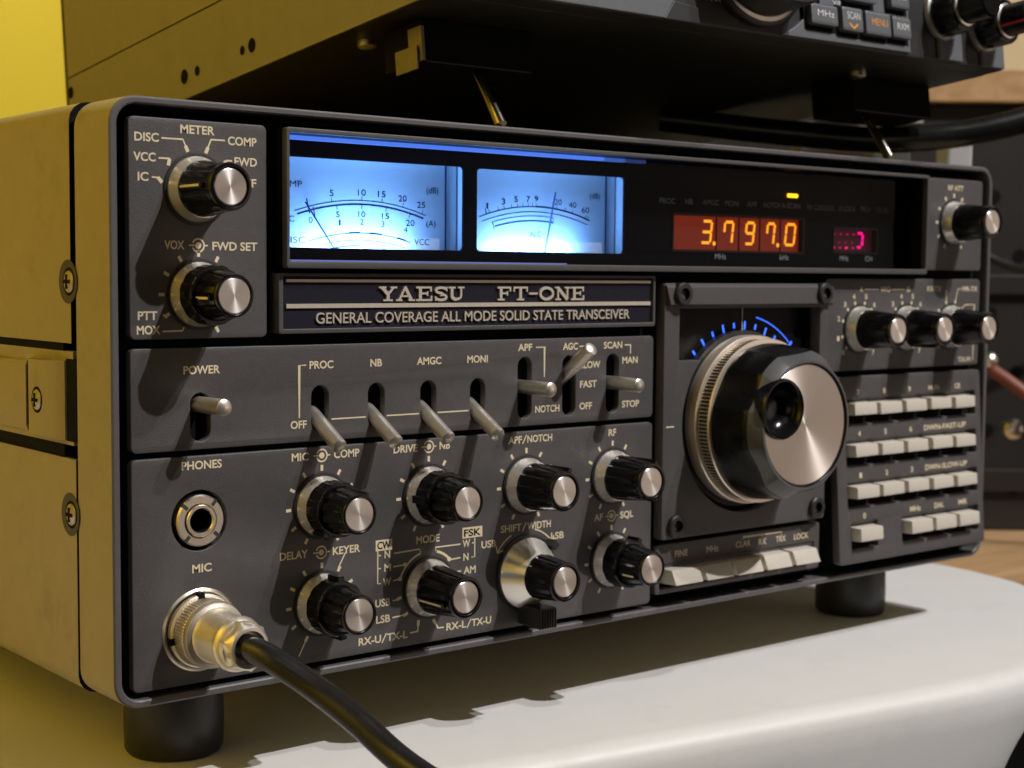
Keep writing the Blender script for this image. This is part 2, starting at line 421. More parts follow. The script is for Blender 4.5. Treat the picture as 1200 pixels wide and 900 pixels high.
# case: body shell behind the rim, with a groove before it
case = MB()
co = rrect(0.4, W - 0.4, 0.4, H - 0.4, 5, 6); n = len(co)
vs = [(x, y, z) for y in (30, 348) for x, z in co]
case.add(vs, [(i, (i + 1) % n, n + (i + 1) % n, n + i) for i in range(n)] + [tuple(range(n)), tuple(range(n, 2 * n))], DARK)
P("case_core", case.mesh("case_core", smooth=30))
def cover(z0, z1, name, topround, ys=23.4):
    """side-and-top cover plate bent over the case"""
    prof = []
    if topround > 0:
        prof = [(-0.2, z0), (-0.2, z1 - 5)] + [(4.8 - 5 * cos(radians(a)), z1 - 5 + 5 * sin(radians(a))) for a in (22, 45, 68, 90)] + [(W - 4.8 + 5 * sin(radians(a)), z1 - 5 + 5 * cos(radians(a))) for a in (0, 22, 45, 68, 90)] + [(W + 0.2, z0)]
    else:
        prof = [(-0.2, z1), (-0.2, z0 + 5)] + [(4.8 - 5 * cos(radians(a)), z0 + 5 - 5 * sin(radians(a))) for a in (22, 45, 68, 90)] + [(W - 4.8 + 5 * sin(radians(a)), z0 + 5 - 5 * cos(radians(a))) for a in (0, 22, 45, 68, 90)] + [(W + 0.2, z1)]
    inner = []
    cx, cz = W / 2, (z0 + z1) / 2
    for x, z in prof: inner.append((x + (1.2 if x < 10 else -1.2 if x > W - 10 else 0), z + (-1.2 if topround > 0 and z > z1 - 6 else 1.2 if topround <= 0 and z < z0 + 6 else 0)))
    mb = MB(); k = len(prof); vs = []
    for y in (ys, 350):
        vs += [(x, y, z) for x, z in prof] + [(x, y, z) for x, z in inner]
    fs = []
    for i in range(k - 1):
        fs.append((i, i + 1, 2 * k + i + 1, 2 * k + i)); fs.append((k + i, k + i + 1, 3 * k + i + 1, 3 * k + i))
        fs.append((i, i + 1, k + i + 1, k + i)); fs.append((2 * k + i, 2 * k + i + 1, 3 * k + i + 1, 3 * k + i))
    fs.append((0, k, 3 * k, 2 * k)); fs.append((k - 1, 2 * k - 1, 4 * k - 1, 3 * k - 1))
    mb.add(vs, fs, COVER)
    for q in range(k - 1): mb.mi[4 * 0 + q * 4 + 2] = mb.mid(DARK)  # front end faces coloured dark to stand for shade in the seam
    return P(name, mb.mesh(name, smooth=40))
cover(91.6, H, "top_cover", 1)
cover(0.0, 61.5, "bottom_cover", 0, 21.3)
# carrying handle in its recess on the left side
hp = MB(); hp.box(0.30, 3, 23.5, 348, 65.0, 89.4, COVER)
hp.box(-0.35, 1.5, 50.6, 53.2, 68.5, 84.5, DARK); hp.box(0.1, 1.5, 21.5, 27.6, 66, 87.5, DARK)  # dark strips put in the handle gaps in place of their shade
P("handle_recess", hp.mesh("handle_recess"))
hm = MB()
k = 24; vs = []
for i in range(k + 1):
    y = 53 + (300 - 53) * i / k; b = -1.6 * sin(pi * min(1, i / k * 1.0)) - 0.2
    for x, z in ((b, 66.8), (b - 0.5, 68), (b - 0.5, 84.6), (b, 85.8), (b + 2.6, 85.8), (b + 2.6, 66.8)): vs.append((x, y, z))
fs = [(6 * i + j, 6 * i + (j + 1) % 6, 6 * i + 6 + (j + 1) % 6, 6 * i + 6 + j) for i in range(k) for j in range(6)] + [tuple(range(6)), tuple(range(6 * k, 6 * k + 6))]
hm.add(vs, fs, COVER)
handle = P("carrying_handle", hm.mesh("carrying_handle", smooth=40))
hb = MB()
vs = []
prof = []
for i in range(13):
    t = i / 12; y = 27.5 + 23.5 * t; prof.append((y, -1.1 - 1.5 * sin(pi * min(1, t * 1.05)) ** 0.6 if 0 < t < 1 else -0.4))
k = len(prof)
for y, x in prof:
    vs += [(x, y, 66.2 + (y - 27) * 0.03), (x, y, 87.0 - (y - 27) * 0.02), (2, y, 87.0 - (y - 27) * 0.02), (2, y, 66.2 + (y - 27) * 0.03)]
fs = [(4 * i + j, 4 * i + (j + 1) % 4, 4 * i + 4 + (j + 1) % 4, 4 * i + 4 + j) for i in range(k - 1) for j in range(4)] + [(0, 1, 2, 3), tuple(range(4 * k - 4, 4 * k))]
hb.add(vs, fs, COVER)
sub("handle_end", hb.mesh("handle_end", smooth=40), handle)
def phillips(name, r, parent, loc, m=DULL, recess=True):
    """domed cross-head screw facing -X; local axis: outward = -X"""
    mb = MB(); prof = [(r, 0.9), (r, 0.0), (r * 0.92, -0.35), (r * 0.6, -0.75), (0.0, -0.9)]
    lathe(mb, prof, m, 28)
    L = r * 0.62; w = r * 0.16
    mb.box(-L, L, -0.95, -0.4, -w, w, DARK); mb.box(-w, w, -0.955, -0.4, -L, L, DARK)
    if recess: lathe(mb, [(r * 1.22, -0.15), (r * 1.22, 0.9), (r * 1.0, 0.9)], DARK, 28)
    for i, p in enumerate(mb.v): mb.v[i] = (p[1], -p[0], p[2])
    return mb.mesh(name, smooth=30)
scr = phillips("screw", 2.9, None, None)
sub("screw", scr, handle, (-2.5, 40.6, 76.0))
scr2 = phillips("case_screw", 3.0, None, None)
for y, z in ((24.2, 107.5), (24.4, 47.0)):
    P("case_screw", scr2, (-0.2, y, z))
# shallow dished hollows round the case screws
for y, z in ((24.2, 107.5), (24.4, 47.0)):
    mb = MB(); lathe(mb, [(5.7, -0.02), (5.3, 0.25), (4.4, 0.5), (3.2, 0.55)], DISH, 32)
    for i, p in enumerate(mb.v): mb.v[i] = (p[1] - 0.32, -p[0] + 0.6, p[2])
    P("screw_dish", mb.mesh("screw_dish", smooth=40), (0, y, z))
# feet
ft = MB(); lathe(ft, [(12.6, 0.0), (13.6, -2.0), (14.0, -16), (13.8, -23.3), (13.0, -24.6), (11.4, -25.0), (0, -25.0)], RUBBER, 56)
for i, p in enumerate(ft.v): ft.v[i] = (p[0], p[2], p[1])
ftm = ft.mesh("foot", smooth=35)
for x, y in ((35, 37.5), (335, 37.5), (35, 310), (335, 310)): P("foot", ftm, (x, y, 0))

# ---- control panels ------------------------------------------------
def slot(cx, cz, w, h): return rrect(cx - w / 2, cx + w / 2, cz - h / 2, cz + h / 2, w / 2 - 0.01, 8)
def panel(name, x0, x1, z0, z1, holes=(), y=YP, th=2.6, r=1.6, m=PANEL, fn=None, bev=0.28):
    me = curve_mesh([rrect(x0, x1, z0, z1, r, 5)] + list(holes), th, bev, m, name)
    for v in me.vertices:
        v.co.y += y * S
        if fn:
            q = fn((v.co.x / S, v.co.y / S, v.co.z / S)); v.co = (q[0] * S, q[1] * S, q[2] * S)
    return P(name, me)
YI = YP - 0.06              # ink lies just proud of the paint
LET = {}
XK = (61.3, 97.3, 133.7, 169.1); ZU, ZL = 46.7, 19.8
TX = (60.8, 79.2, 97.1, 115.0); TX3 = (132.9, 150.6, 168.8)
pA = panel("meter_switch_panel", 5.5, 44.4, 93.2, 148.6)
pB = panel("toggle_panel", 5.5, 186.6, 64.6, 90.9, [slot(24.8, 73.0, 5.7, 12.6)] + [slot(x, 73.4, 5.5, 12.6) for x in TX] + [slot(x, 76.2, 5.4, 18.6) for x in TX3])
pC = panel("knob_panel", 5.5, 186.6, 3.6, 63.0, [circ(24.3, 46.2, 7.9), circ(24.3, 17.6, 10.6)])
inkA = MB()
for s, a, b, z in (("METER", 19.6, 29.2, 145.2), ("DISC", 7.1, 13.7, 142.6), ("COMP", 33.0, 41.4, 143.0), ("VCC", 6.8, 12.8, 137.7), ("FWD", 34.9, 41.5, 137.8), ("IC", 7.9, 10.8, 132.8), ("REF", 36.1, 41.3, 132.4),
                   ("VOX", 15.0, 20.5, 116.0), ("FWD SET", 28.4, 41.5, 115.9), ("PTT", 7.6, 12.9, 98.2), ("MOX", 7.3, 13.7, 94.6)):
    text(inkA, s, a, b, z, YI, 2.05, INK)
def lead(mb, pts, m=INK, w=0.42, y=None):
    yy = YI if y is None else y
    poly(mb, pts, w, yy, m)
    poly(mb, [tuple(Vector(pts[-1]) + (Vector(pts[-2]) - Vector(pts[-1])).normalized() * 1.7), pts[-1]], 0.95, yy - 0.006, m)
KM = (24.0, 131.2); KV = (24.5, 104.5)
def rp(c, r, deg): return (c[0] + r * cos(radians(deg)), c[1] + r * sin(radians(deg)))
lead(inkA, [(14.4, 143.6), (20.3, 143.6), rp(KM, 9.6, 104)]); lead(inkA, [(32.2, 144.0), (28.2, 144.0), rp(KM, 9.6, 74)])
lead(inkA, [(13.6, 138.6), (16.6, 138.6), rp(KM, 9.6, 144)]); lead(inkA, [(34.2, 138.9), (32.6, 138.9), rp(KM, 9.6, 40)])
lead(inkA, [(11.7, 133.8), (13.4, 133.7), rp(KM, 9.6, 172)]); lead(inkA, [(35.6, 133.2), (34.6, 133.2), rp(KM, 9.6, 10)])
symbol(inkA, 24.4, 117.0, YI, INK)
for d in (90, 60, 120, 150, 180, -60, 30, 0, -30): tick(inkA, *KV, 9.6, 11.2, d, 0.85, YI, INK)
lead(inkA, [(14.4, 99.3), (15.8, 99.4), rp(KV, 9.5, 210)]); poly(inkA, [(14.3, 95.2), (19.8, 95.3), rp(KV, 9.3, 243)], 0.4, YI, INK)
sub("lettering", inkA.mesh("lettering", recalc=False), pA)

inkB = MB()
for s, a, b, z in (("POWER", 20.0, 30.4, 84.2), ("PROC", 57.4, 65.0, 84.4), ("NB", 77.1, 81.0, 84.4), ("AMGC", 93.0, 101.6, 84.4), ("MONI", 111.0, 118.6, 84.4), ("APF", 130.1, 135.6, 87.4), ("AGC", 147.9, 154.0, 87.3),
                   ("SLOW", 155.1, 163.4, 81.4), ("FAST", 155.0, 162.0, 75.4), ("OFF", 154.9, 160.1, 68.6), ("NOTCH", 137.0, 146.7, 68.5), ("SCAN", 164.8, 172.7, 87.3), ("MAN", 172.8, 179.5, 82.4), ("STOP", 172.9, 180.4, 68.4), ("OFF", 51.5, 56.5, 68.4)):
    text(inkB, s, a, b, z, YI, 2.0, INK)
poly(inkB, [(56.4, 85.4), (54.2, 85.4), (54.2, 71.2)], 0.4, YI, INK)
for a, b in ((64.4, 75.6), (82.6, 93.8), (100.4, 111.6)): poly(inkB, [(a, 70.4), (b, 70.4)], 0.4, YI, INK)
poly(inkB, [(137.1, 88.3), (140.5, 88.3), (140.5, 79.2)], 0.4, YI, INK); poly(inkB, [(154.6, 88.2), (157.5, 88.2)], 0.4, YI, INK)
poly(inkB, [(173.8, 88.2), (176.3, 88.2), (176.3, 85.4)], 0.4, YI, INK)
sub("lettering", inkB.mesh("lettering", recalc=False), pB)

inkC = MB()
for s, a, b, z in (("PHONES", 19.3, 30.8, 59.6), ("MIC", 22.1, 27.7, 32.7), ("MIC", 51.8, 57.1, 59.6), ("COMP", 65.2, 73.5, 59.6), ("DRIVE", 85.0, 93.3, 59.6), ("NB", 101.1, 104.9, 59.7), ("DELAY", 48.1, 56.8, 33.0), ("KEYER", 64.8, 73.8, 32.8),
                   ("MODE", 93.0, 101.3, 32.9), ("N", 82.0, 83.9, 30.0), ("M", 81.9, 84.2, 26.2), ("W", 81.5, 84.3, 22.1), ("USB", 78.9, 84.0, 16.3), ("LSB", 79.2, 84.0, 11.6), ("RX-U", 73.3, 80.9, 6.1), ("TX-L", 82.9, 90.0, 6.1), ("RX-L", 103.9, 111.2, 6.2), ("TX-U", 113.2, 120.6, 6.2),
                   ("W", 109.7, 112.5, 30.2), ("N", 110.0, 111.9, 26.2), ("AM", 110.1, 114.6, 22.2), ("APF", 126.6, 131.9, 59.6), ("NOTCH", 134.0, 143.9, 59.6), ("RF", 167.3, 170.6, 59.6), ("SHIFT", 124.0, 132.0, 33.0), ("WIDTH", 134.3, 143.7, 33.0), ("USB", 116.7, 122.2, 29.1),
                   ("LSB", 143.8, 149.0, 29.0), ("AF", 161.6, 165.3, 33.0), ("SQL", 172.8, 178.5, 32.9)):
    text(inkC, s, a, b, z, YI, 2.05, INK)
for x, z in ((61.3, 60.6), (97.3, 60.7), (61.1, 33.9), (169.0, 34.0)): symbol(inkC, x, z, YI, INK)
for cx in XK:
    for d in (90, 58, 122, 152, 182, 212, 242, 28, -2, -32, -62): tick(inkC, cx, ZU, 9.7, 11.3, d, 0.85, YI, INK)
for cx in (XK[0], XK[3]):
    for d in (90, 58, 122, 152, 182, 212, 242, 28, -2, -32, -62): tick(inkC, cx, ZL, 9.7, 11.3, d, 0.85, YI, INK)
tick(inkC, XK[0], ZL, 10.6, 15.6, 242, 0.4, YI - 0.004, INK); tick(inkC, XK[0], ZL, 10.6, 15.4, 60, 0.4, YI - 0.004, INK)
for x, z in ((132.2, 59.3), (132.4, 32.7), (81.2, 5.8), (111.5, 5.9)): poly(inkC, [(x, z), (x + 1.5, z + 2.6)], 0.38, YI, INK)
# mode switch legends
KD = (97.4, 19.8)
for x0, x1, z0, z1, s in ((79.0, 84.6, 32.2, 35.3, "CW"), (109.6, 117.0, 32.7, 35.9, "FSK")):
    inkC.add([(x0, YI, z0), (x1, YI, z0), (x1, YI, z1), (x0, YI, z1)], [(0, 1, 2, 3)], INK)
    text(inkC, s, x0 + 0.55, x1 - 0.55, z0 + 0.55, YI - 0.03, 2.0, DARK)
poly(inkC, [(79.7, 32.2), (79.7, 22.9), (80.7, 22.9)], 0.4, YI, INK)
for z in (30.9, 27.2): poly(inkC, [(79.7, z), (80.8, z)], 0.4, YI, INK)
poly(inkC, [(114.2, 32.6), (114.2, 26.9), (113.0, 26.9)], 0.4, YI, INK); poly(inkC, [(114.2, 31.1), (113.2, 31.1)], 0.4, YI, INK)
poly(inkC, [(85.2, 31.0), (94.2, 31.3), (94.6, 30.2)], 0.42, YI, INK); poly(inkC, arc(*KD, 10.6, 106, 158, 14), 0.55, YI - 0.004, INK)
poly(inkC, [(85.0, 27.2), (88.6, 27.3)], 0.42, YI, INK); poly(inkC, [(85.0, 23.2), (87.2, 23.4)], 0.42, YI, INK); disc(inkC, 87.4, 23.4, 0.7, YI - 0.005, INK); disc(inkC, 89.0, 27.4, 0.6, YI - 0.005, INK)
poly(inkC, [(108.9, 31.2), (99.8, 31.2), (100.0, 30.2)], 0.42, YI, INK); poly(inkC, arc(*KD, 10.6, 74, 42, 12), 0.75, YI - 0.004, INK); poly(inkC, [(108.9, 27.2), (104.6, 27.0)], 0.42, YI, INK); disc(inkC, 104.8, 27.2, 0.7, YI - 0.005, INK)
poly(inkC, [(109.2, 23.2), (107.2, 23.2)], 0.42, YI, INK)
lead(inkC, [(84.8, 17.4), (86.0, 17.5), rp(KD, 9.7, 190)]); lead(inkC, [(84.8, 12.6), (89.0, 12.8), rp(KD, 9.8, 222)])
lead(inkC, [(90.9, 7.3), (93.6, 7.4), rp(KD, 9.8, 249)]); lead(inkC, [(103.0, 7.3), (100.9, 7.4), rp(KD, 9.8, 280)])
# shift/width arrows
KS = (134.0, 19.8)
poly(inkC, arc(*KS, 13.4, 116, 146, 12), 0.45, YI, INK); e = rp(KS, 13.4, 147); poly(inkC, [(e[0] - 0.5, e[1] + 2.1), e, (e[0] + 2.2, e[1] + 0.5)], 0.5, YI - 0.004, INK)
poly(inkC, arc(*KS, 13.4, 76, 40, 12), 0.45, YI, INK); e = rp(KS, 13.4, 38); poly(inkC, [(e[0] - 2.0, e[1] + 0.2), e, (e[0] + 0.3, e[1] + 2.2)], 0.5, YI - 0.004, INK)
sub("lettering", inkC.mesh("lettering", recalc=False), pC)

# ---- rotary knobs --------------------------------------------------
def fl(nf, depth, js):
    def f(t, j):
        if j not in js: return 1.0
        c = cos(nf * t)
        return 1 - depth * max(0.0, min(1.0, (c - 0.15) * 2.2))
    return f
def cap_mesh(r, m=None):
    mb = MB(); lathe(mb, [(r, 0.4), (r, -0.15), (r - 0.25, -0.3), (0.0, -0.3)], m or ALU, 40); return mb.mesh("knob_cap", smooth=30)
def skirt_mesh(rb=8.3, cone=None):
    mb = MB()
    if cone: lathe(mb, [(cone[0], -0.5), (cone[0], -1.3), (cone[1], cone[2]), (4.0, cone[2] - 0.02)], SKIRT, 72)
    else: lathe(mb, [(rb, -0.5), (rb, -1.0), (rb - 0.12, -1.3), (rb - 0.95, -4.3), (4.0, -4.3)], SKIRT, 72)
    return mb.mesh("knob_skirt", smooth=25)
def pointer_mesh(deg, y0, y1, r0, r1, w=1.5):
    mb = MB(); t = radians(deg); u = Vector((cos(t), 0, sin(t))); q = Vector((-sin(t), 0, cos(t)))
    c = u * ((r0 + r1) / 2) + Vector((0, (y0 + y1) / 2, 0)); mb.obox(c, (u, q, (0, 1, 0)), ((r1 - r0) / 2, w / 2, abs(y1 - y0) / 2), BLACK)
    c2 = u * (r1 + 0.02) + Vector((0, (y0 + y1) / 2 + 0.2, 0)); mb.obox(c2, (u, q, (0, 1, 0)), (0.08, 0.3, abs(y1 - y0) / 2 - 0.4), INK)
    return mb.mesh("pointer")
def body_single(nf=13, rbase=9.1, top=-17.8, smooth=False, y0=-3.9, rb=7.15):
    mb = MB()
    lathe(mb, [(rbase, 0.0), (rbase, -0.45), (rbase - 0.9, -0.6), (4, -0.6)], BLACKM, 48)
    d = 0.0 if smooth else 0.055
    lathe(mb, [(rb - .25, y0 + .1), (rb, y0 - .3), (rb - .12, y0 - 1.6), (5.95, top + 1.9), (5.75, top + 1.3), (5.95, top + 0.9), (5.95, top + 0.2), (5.7, top - 0.3), (5.1, top - 0.4), (4.92, top - 0.1), (4.9, top + 0.6), (0, top + 0.6)], BLACK, 156, flute=fl(nf, d, (0, 1, 2, 3)))
    return mb.mesh("control_knob", smooth=32)
def body_dual(top=-18.6):
    mb = MB()
    lathe(mb, [(9.1, 0.0), (9.1, -0.45), (8.2, -0.6), (4, -0.6)], BLACKM, 48)
    lathe(mb, [(6.9, -3.8), (7.55, -4.1), (7.65, -4.6), (7.55, -9.6), (7.25, -9.9), (5.0, -9.95)], BLACK, 160, flute=fl(12, 0.018, (1, 2, 3)))
    lathe(mb, [(5.0, -9.8), (6.5, -10.3), (6.55, -10.8), (5.5, top + 1.6), (5.3, top + 1.1), (5.45, top + 0.8), (5.45, top + 0.2), (5.2, top - 0.3), (4.8, top - 0.4), (4.62, top - 0.1), (4.6, top + 0.6), (0, top + 0.6)], BLACK, 156, flute=fl(12, 0.05, (1, 2, 3)))
    return mb.mesh("control_knob", smooth=32)
BS = body_single(); BSM = body_single(smooth=True, top=-17.4); BD = body_dual(); CAPM = cap_mesh(4.55); SK = skirt_mesh()
def knob(body, cx, cz, top, yb=YP, sk=SK, ptr=None, label=None, lever=None):
    o = P("control_knob", body, (cx, yb, cz))
    if label: o["label"] = label
    sub("knob_skirt", sk, o); sub("knob_cap", CAPM, o, (0, top + 0.25, 0))
    if ptr: sub("pointer", pointer_mesh(*ptr), o)
    if lever:
        for deg, r0, r1, y0, y1, w in lever:
            mb = MB(); t = radians(deg); u = Vector((cos(t), 0, sin(t))); q = Vector((-sin(t), 0, cos(t)))
            mb.obox(u * ((r0 + r1) / 2) + Vector((0, (y0 + y1) / 2, 0)), (u, q, (0, 1, 0)), ((r1 - r0) / 2, w / 2, abs(y1 - y0) / 2), BLACK)
            sub("lever", mb.mesh("lever", bevel=0.3), o)
    return o
SL = lambda deg: (deg, 5.2, 7.35, -5.2, -16.6, 1.5)
IN = lambda deg: (deg, 5.0, 6.35, -10.4, -17.8, 1.4)
OUT_ = lambda deg, w=2.2: (deg, 7.0, 8.8, -4.1, -9.3, w)
knob(BS, KM[0], KM[1], -17.8, ptr=(178, -5.0, -15.6, 5.4, 7.2), label="meter selector knob with its pointer turned to IC")
knob(BD, KV[0], KV[1], -18.6, ptr=(186, -10.4, -17.2, 5.0, 6.3))
knob(BD, XK[0], ZU, -18.6, lever=[OUT_(236), IN(60)])
knob(BD, XK[1], ZU, -18.6, lever=[OUT_(180), IN(70)])
knob(BS, XK[2], ZU, -17.8, lever=[SL(62)])
knob(BS, XK[3], ZU, -17.8, lever=[SL(60), SL(-58)])
knob(BD, XK[0], ZL, -18.6, lever=[OUT_(88), OUT_(-82)])
knob(BS, KD[0], KD[1], -17.8, ptr=(196, -5.0, -16.2, 5.4, 7.3), label="mode knob with its pointer turned to USB")
kk = knob(body_single(rbase=11.8, top=-18.2, y0=-6.8, rb=6.9), KS[0], KS[1], -18.2, sk=skirt_mesh(cone=(10.8, 6.9, -7.6)), label="shift and width knob with a wide polished cone skirt and ribbed lever")
mb = MB()
mb.box(-3.6, 3.4, -10.6, -0.6, -15.0, -9.2, BLACKM)
for i in range(7): mb.box(-3.3 + i * 1.0, -2.85 + i * 1.0, -11.0, -3.0, -15.3, -9.6, BLACKM)
mb.obox(Vector((8.2, -2.4, 8.2)), ((0.7071, 0, 0.7071), (-0.7071, 0, 0.7071), (0, 1, 0)), (1.2, 1.3, 1.8), BLACKM)
sub("lever", mb.mesh("lever", bevel=0.25), kk)
knob(BD, XK[3], ZL, -18.6, ptr=(200, -10.4, -17.2, 5.0, 6.3), lever=[OUT_(62, 2.0)])

# ---- toggles -------------------------------------------------------
def toggle(cx, y0, z0, y1, z1, r=2.12):
    a = Vector((0, 0, 0)); d = Vector((0, y1 - y0, z1 - z0)); L = d.length; d.normalize()
    mb = MB(); lathe(mb, [(r * 0.96, 0), (r, -L * 0.5), (r, -L + 0.35), (r - 0.45, -L), (0, -L - 0.1)], TOGGLE, 36)
    rot = Vector((0, -1, 0)).rotation_difference(d)
    mb.v = [tuple(rot @ Vector(p)) for p in mb.v]
    return P("toggle_switch", mb.mesh("toggle_switch", smooth=35), (cx, y0, z0))
toggle(24.8, 5, 76.2, -11.9, 76.35)
for x in TX: toggle(x, 6.5, 72.6, -8.9, 63.8)
toggle(TX3[0], 6.5, 76.5, -11.6, 76.4); toggle(TX3[1], 6.5, 77.0, -9.2, 88.2); toggle(TX3[2], 6.5, 76.5, -11.5, 76.2)

# ---- phones jack and mic socket ------------------------------------
pj = MB(); lathe(pj, [(7.6, 3.0), (7.6, 2.2), (6.75, 2.0), (6.75, -0.3), (6.4, -0.8), (4.7, -0.8), (4.4, -0.4), (4.35, 0.6), (4.2, 0.6), (4.2, -1.0), (4.0, -1.3), (3.4, -1.3), (3.1, -0.9), (3.05, 6.0), (0, 6.0)],
      [DARK, DARK] + [STEEL] * 10 + [DARK, DARK], 64)
for d in (45, 135, 225, 315):
    t = radians(d + 4); u = Vector((cos(t), 0, sin(t))); q = Vector((-sin(t), 0, cos(t))); pj.obox(u * 5.9 + Vector((0, -0.2, 0)), (u, q, (0, 1, 0)), (0.95, 0.5, 0.62), DISH)
P("headphone_jack", pj.mesh("headphone_jack", smooth=30), (24.3, YP, 46.2))
ms = MB(); lathe(ms, [(10.9, 2.6), (10.9, -0.1), (10.4, -0.5), (9.9, -0.3), (9.9, 3)], STEEL, 64)
P("microphone_socket", ms.mesh("microphone_socket", smooth=30), (24.4, YP, 17.6))

# ---- meter bezel ---------------------------------------------------
BX0, BX1, BZ0, BZ1, BY = 47.8, 324.2, 111.4, 148.3, -3.5
bz = curve_mesh([rrect(BX0, BX1, BZ0, BZ1, 0.8, 4), rrect(BX0 + 1.0, BX1 - 1.0, BZ0 + 1.9, BZ1 - 1.3, 0.6, 3)[::-1]], 2.4, 0.25, PANEL, "meter_bezel")
for v in bz.vertices: v.co.y += BY * S
bezel = P("meter_bezel", bz)
ln = curve_mesh([rrect(BX0 + 0.15, BX1 - 0.15, BZ0 + 0.15, BZ1 - 0.15, 0.6, 4), rrect(BX0 + 1.05, BX1 - 1.05, BZ0 + 1.95, BZ1 - 1.35, 0.6, 3)[::-1]], 11.6, 0.05, MASK, "bezel_liner")
for v in ln.vertices: v.co.y += (BY + 2.45) * S
sub("bezel_liner", ln, bezel)
mo1 = rrect(57.6 - 1.6, 116.2, 117.2, 141.8, 1.2, 5); mo2 = rrect(121.3, 181.3, 117.2, 141.6, 1.2, 5)
dw = rrect(203.9, 268.6, 119.0, 130.4, 0.5, 3); cw = rrect(286.2, 310.6, 119.6, 127.8, 0.5, 3)
mk = curve_mesh([rrect(BX0 + 0.8, BX1 - 0.8, BZ0 + 1.0, BZ1 - 1.0, 0.4, 3), mo1, mo2, dw, cw], 0.9, 0.1, MASK, "display_mask")
for v in mk.vertices: v.co.y += 10 * S
sub("display_mask", mk, bezel)
il = MB(); ym = 9.93
for s, a, b, z in (("PROC", 197.1, 204.2, 134.0), ("NB", 209.0, 212.5, 134.1), ("AMGC", 217.3, 225.2, 134.2), ("MONI", 228.3, 235.0, 134.2), ("APF", 239.4, 244.3, 134.3), ("NOTCH", 247.9, 256.3, 134.3), ("A-SCAN", 257.2, 267.1, 134.4), ("RX CLR/LOCK", 271.0, 285.9, 134.3), ("D-LOCK", 288.6, 298.1, 134.4), ("TRCV", 300.9, 306.9, 134.5), ("TX SEL", 309.9, 318.3, 134.5)):
    text(il, s, a, b, z, ym, 1.75, INKDIM, bold=0.0)
for s, a, b, z in (("MHz", 223.7, 229.1, 116.0), ("kHz", 256.7, 261.4, 116.1), ("MHz", 289.7, 294.6, 116.2), ("CH", 304.4, 308.4, 116.2)): text(il, s, a, b, z, ym, 1.8, KEYINK, bold=0.0)
sub("lettering", il.mesh("lettering", recalc=False), bezel)
fr = MB()
for x0, x1, z0, z1 in ((203.0, 269.4, 118.3, 131.2), (285.4, 311.2, 118.8, 128.4)):
    for a in ((x0, x1, z1 - 0.55, z1), (x0, x1, z0, z0 + 0.55), (x0, x0 + 0.6, z0 + 0.55, z1 - 0.55), (x1 - 0.6, x1, z0 + 0.55, z1 - 0.55)): fr.box(a[0], a[1], 9.6, 9.95, a[2], a[3], BLACKM)
sub("display_frame", fr.mesh("display_frame"), bezel)
pn = MB(); pn.add([(BX0 + 1.1, 4, BZ0 + 2), (BX1 - 1.1, 4, BZ0 + 2), (BX1 - 1.1, 4, BZ1 - 1.4), (BX0 + 1.1, 4, BZ1 - 1.4)], [(0, 1, 2, 3)], PANE)
sub("window_pane", pn.mesh("window_pane"), bezel)
ac = MB(); ac.box(BX0 + 1.3, 165, 2.0, 4.5, 145.8, 146.8, EDGE); ac.box(165, 174, 2.0, 4.5, 145.8, 146.8, EDGE3); ac.box(174, 183, 2.0, 4.5, 145.8, 146.8, EDGE4); ac.box(BX0 + 1.3, 150, 2.0, 4.5, 113.4, 113.75, EDGE2)  # glow strips added along the pane edges, stepped down to imitate a fade
sub("pane_edge_glow", ac.mesh("pane_edge_glow"), bezel)
led = MB(); led.box(260.0, 264.9, 9.2, 9.95, 138.2, 139.5, AMBER)
P("indicator_light", led.mesh("indicator_light", bevel=0.12))

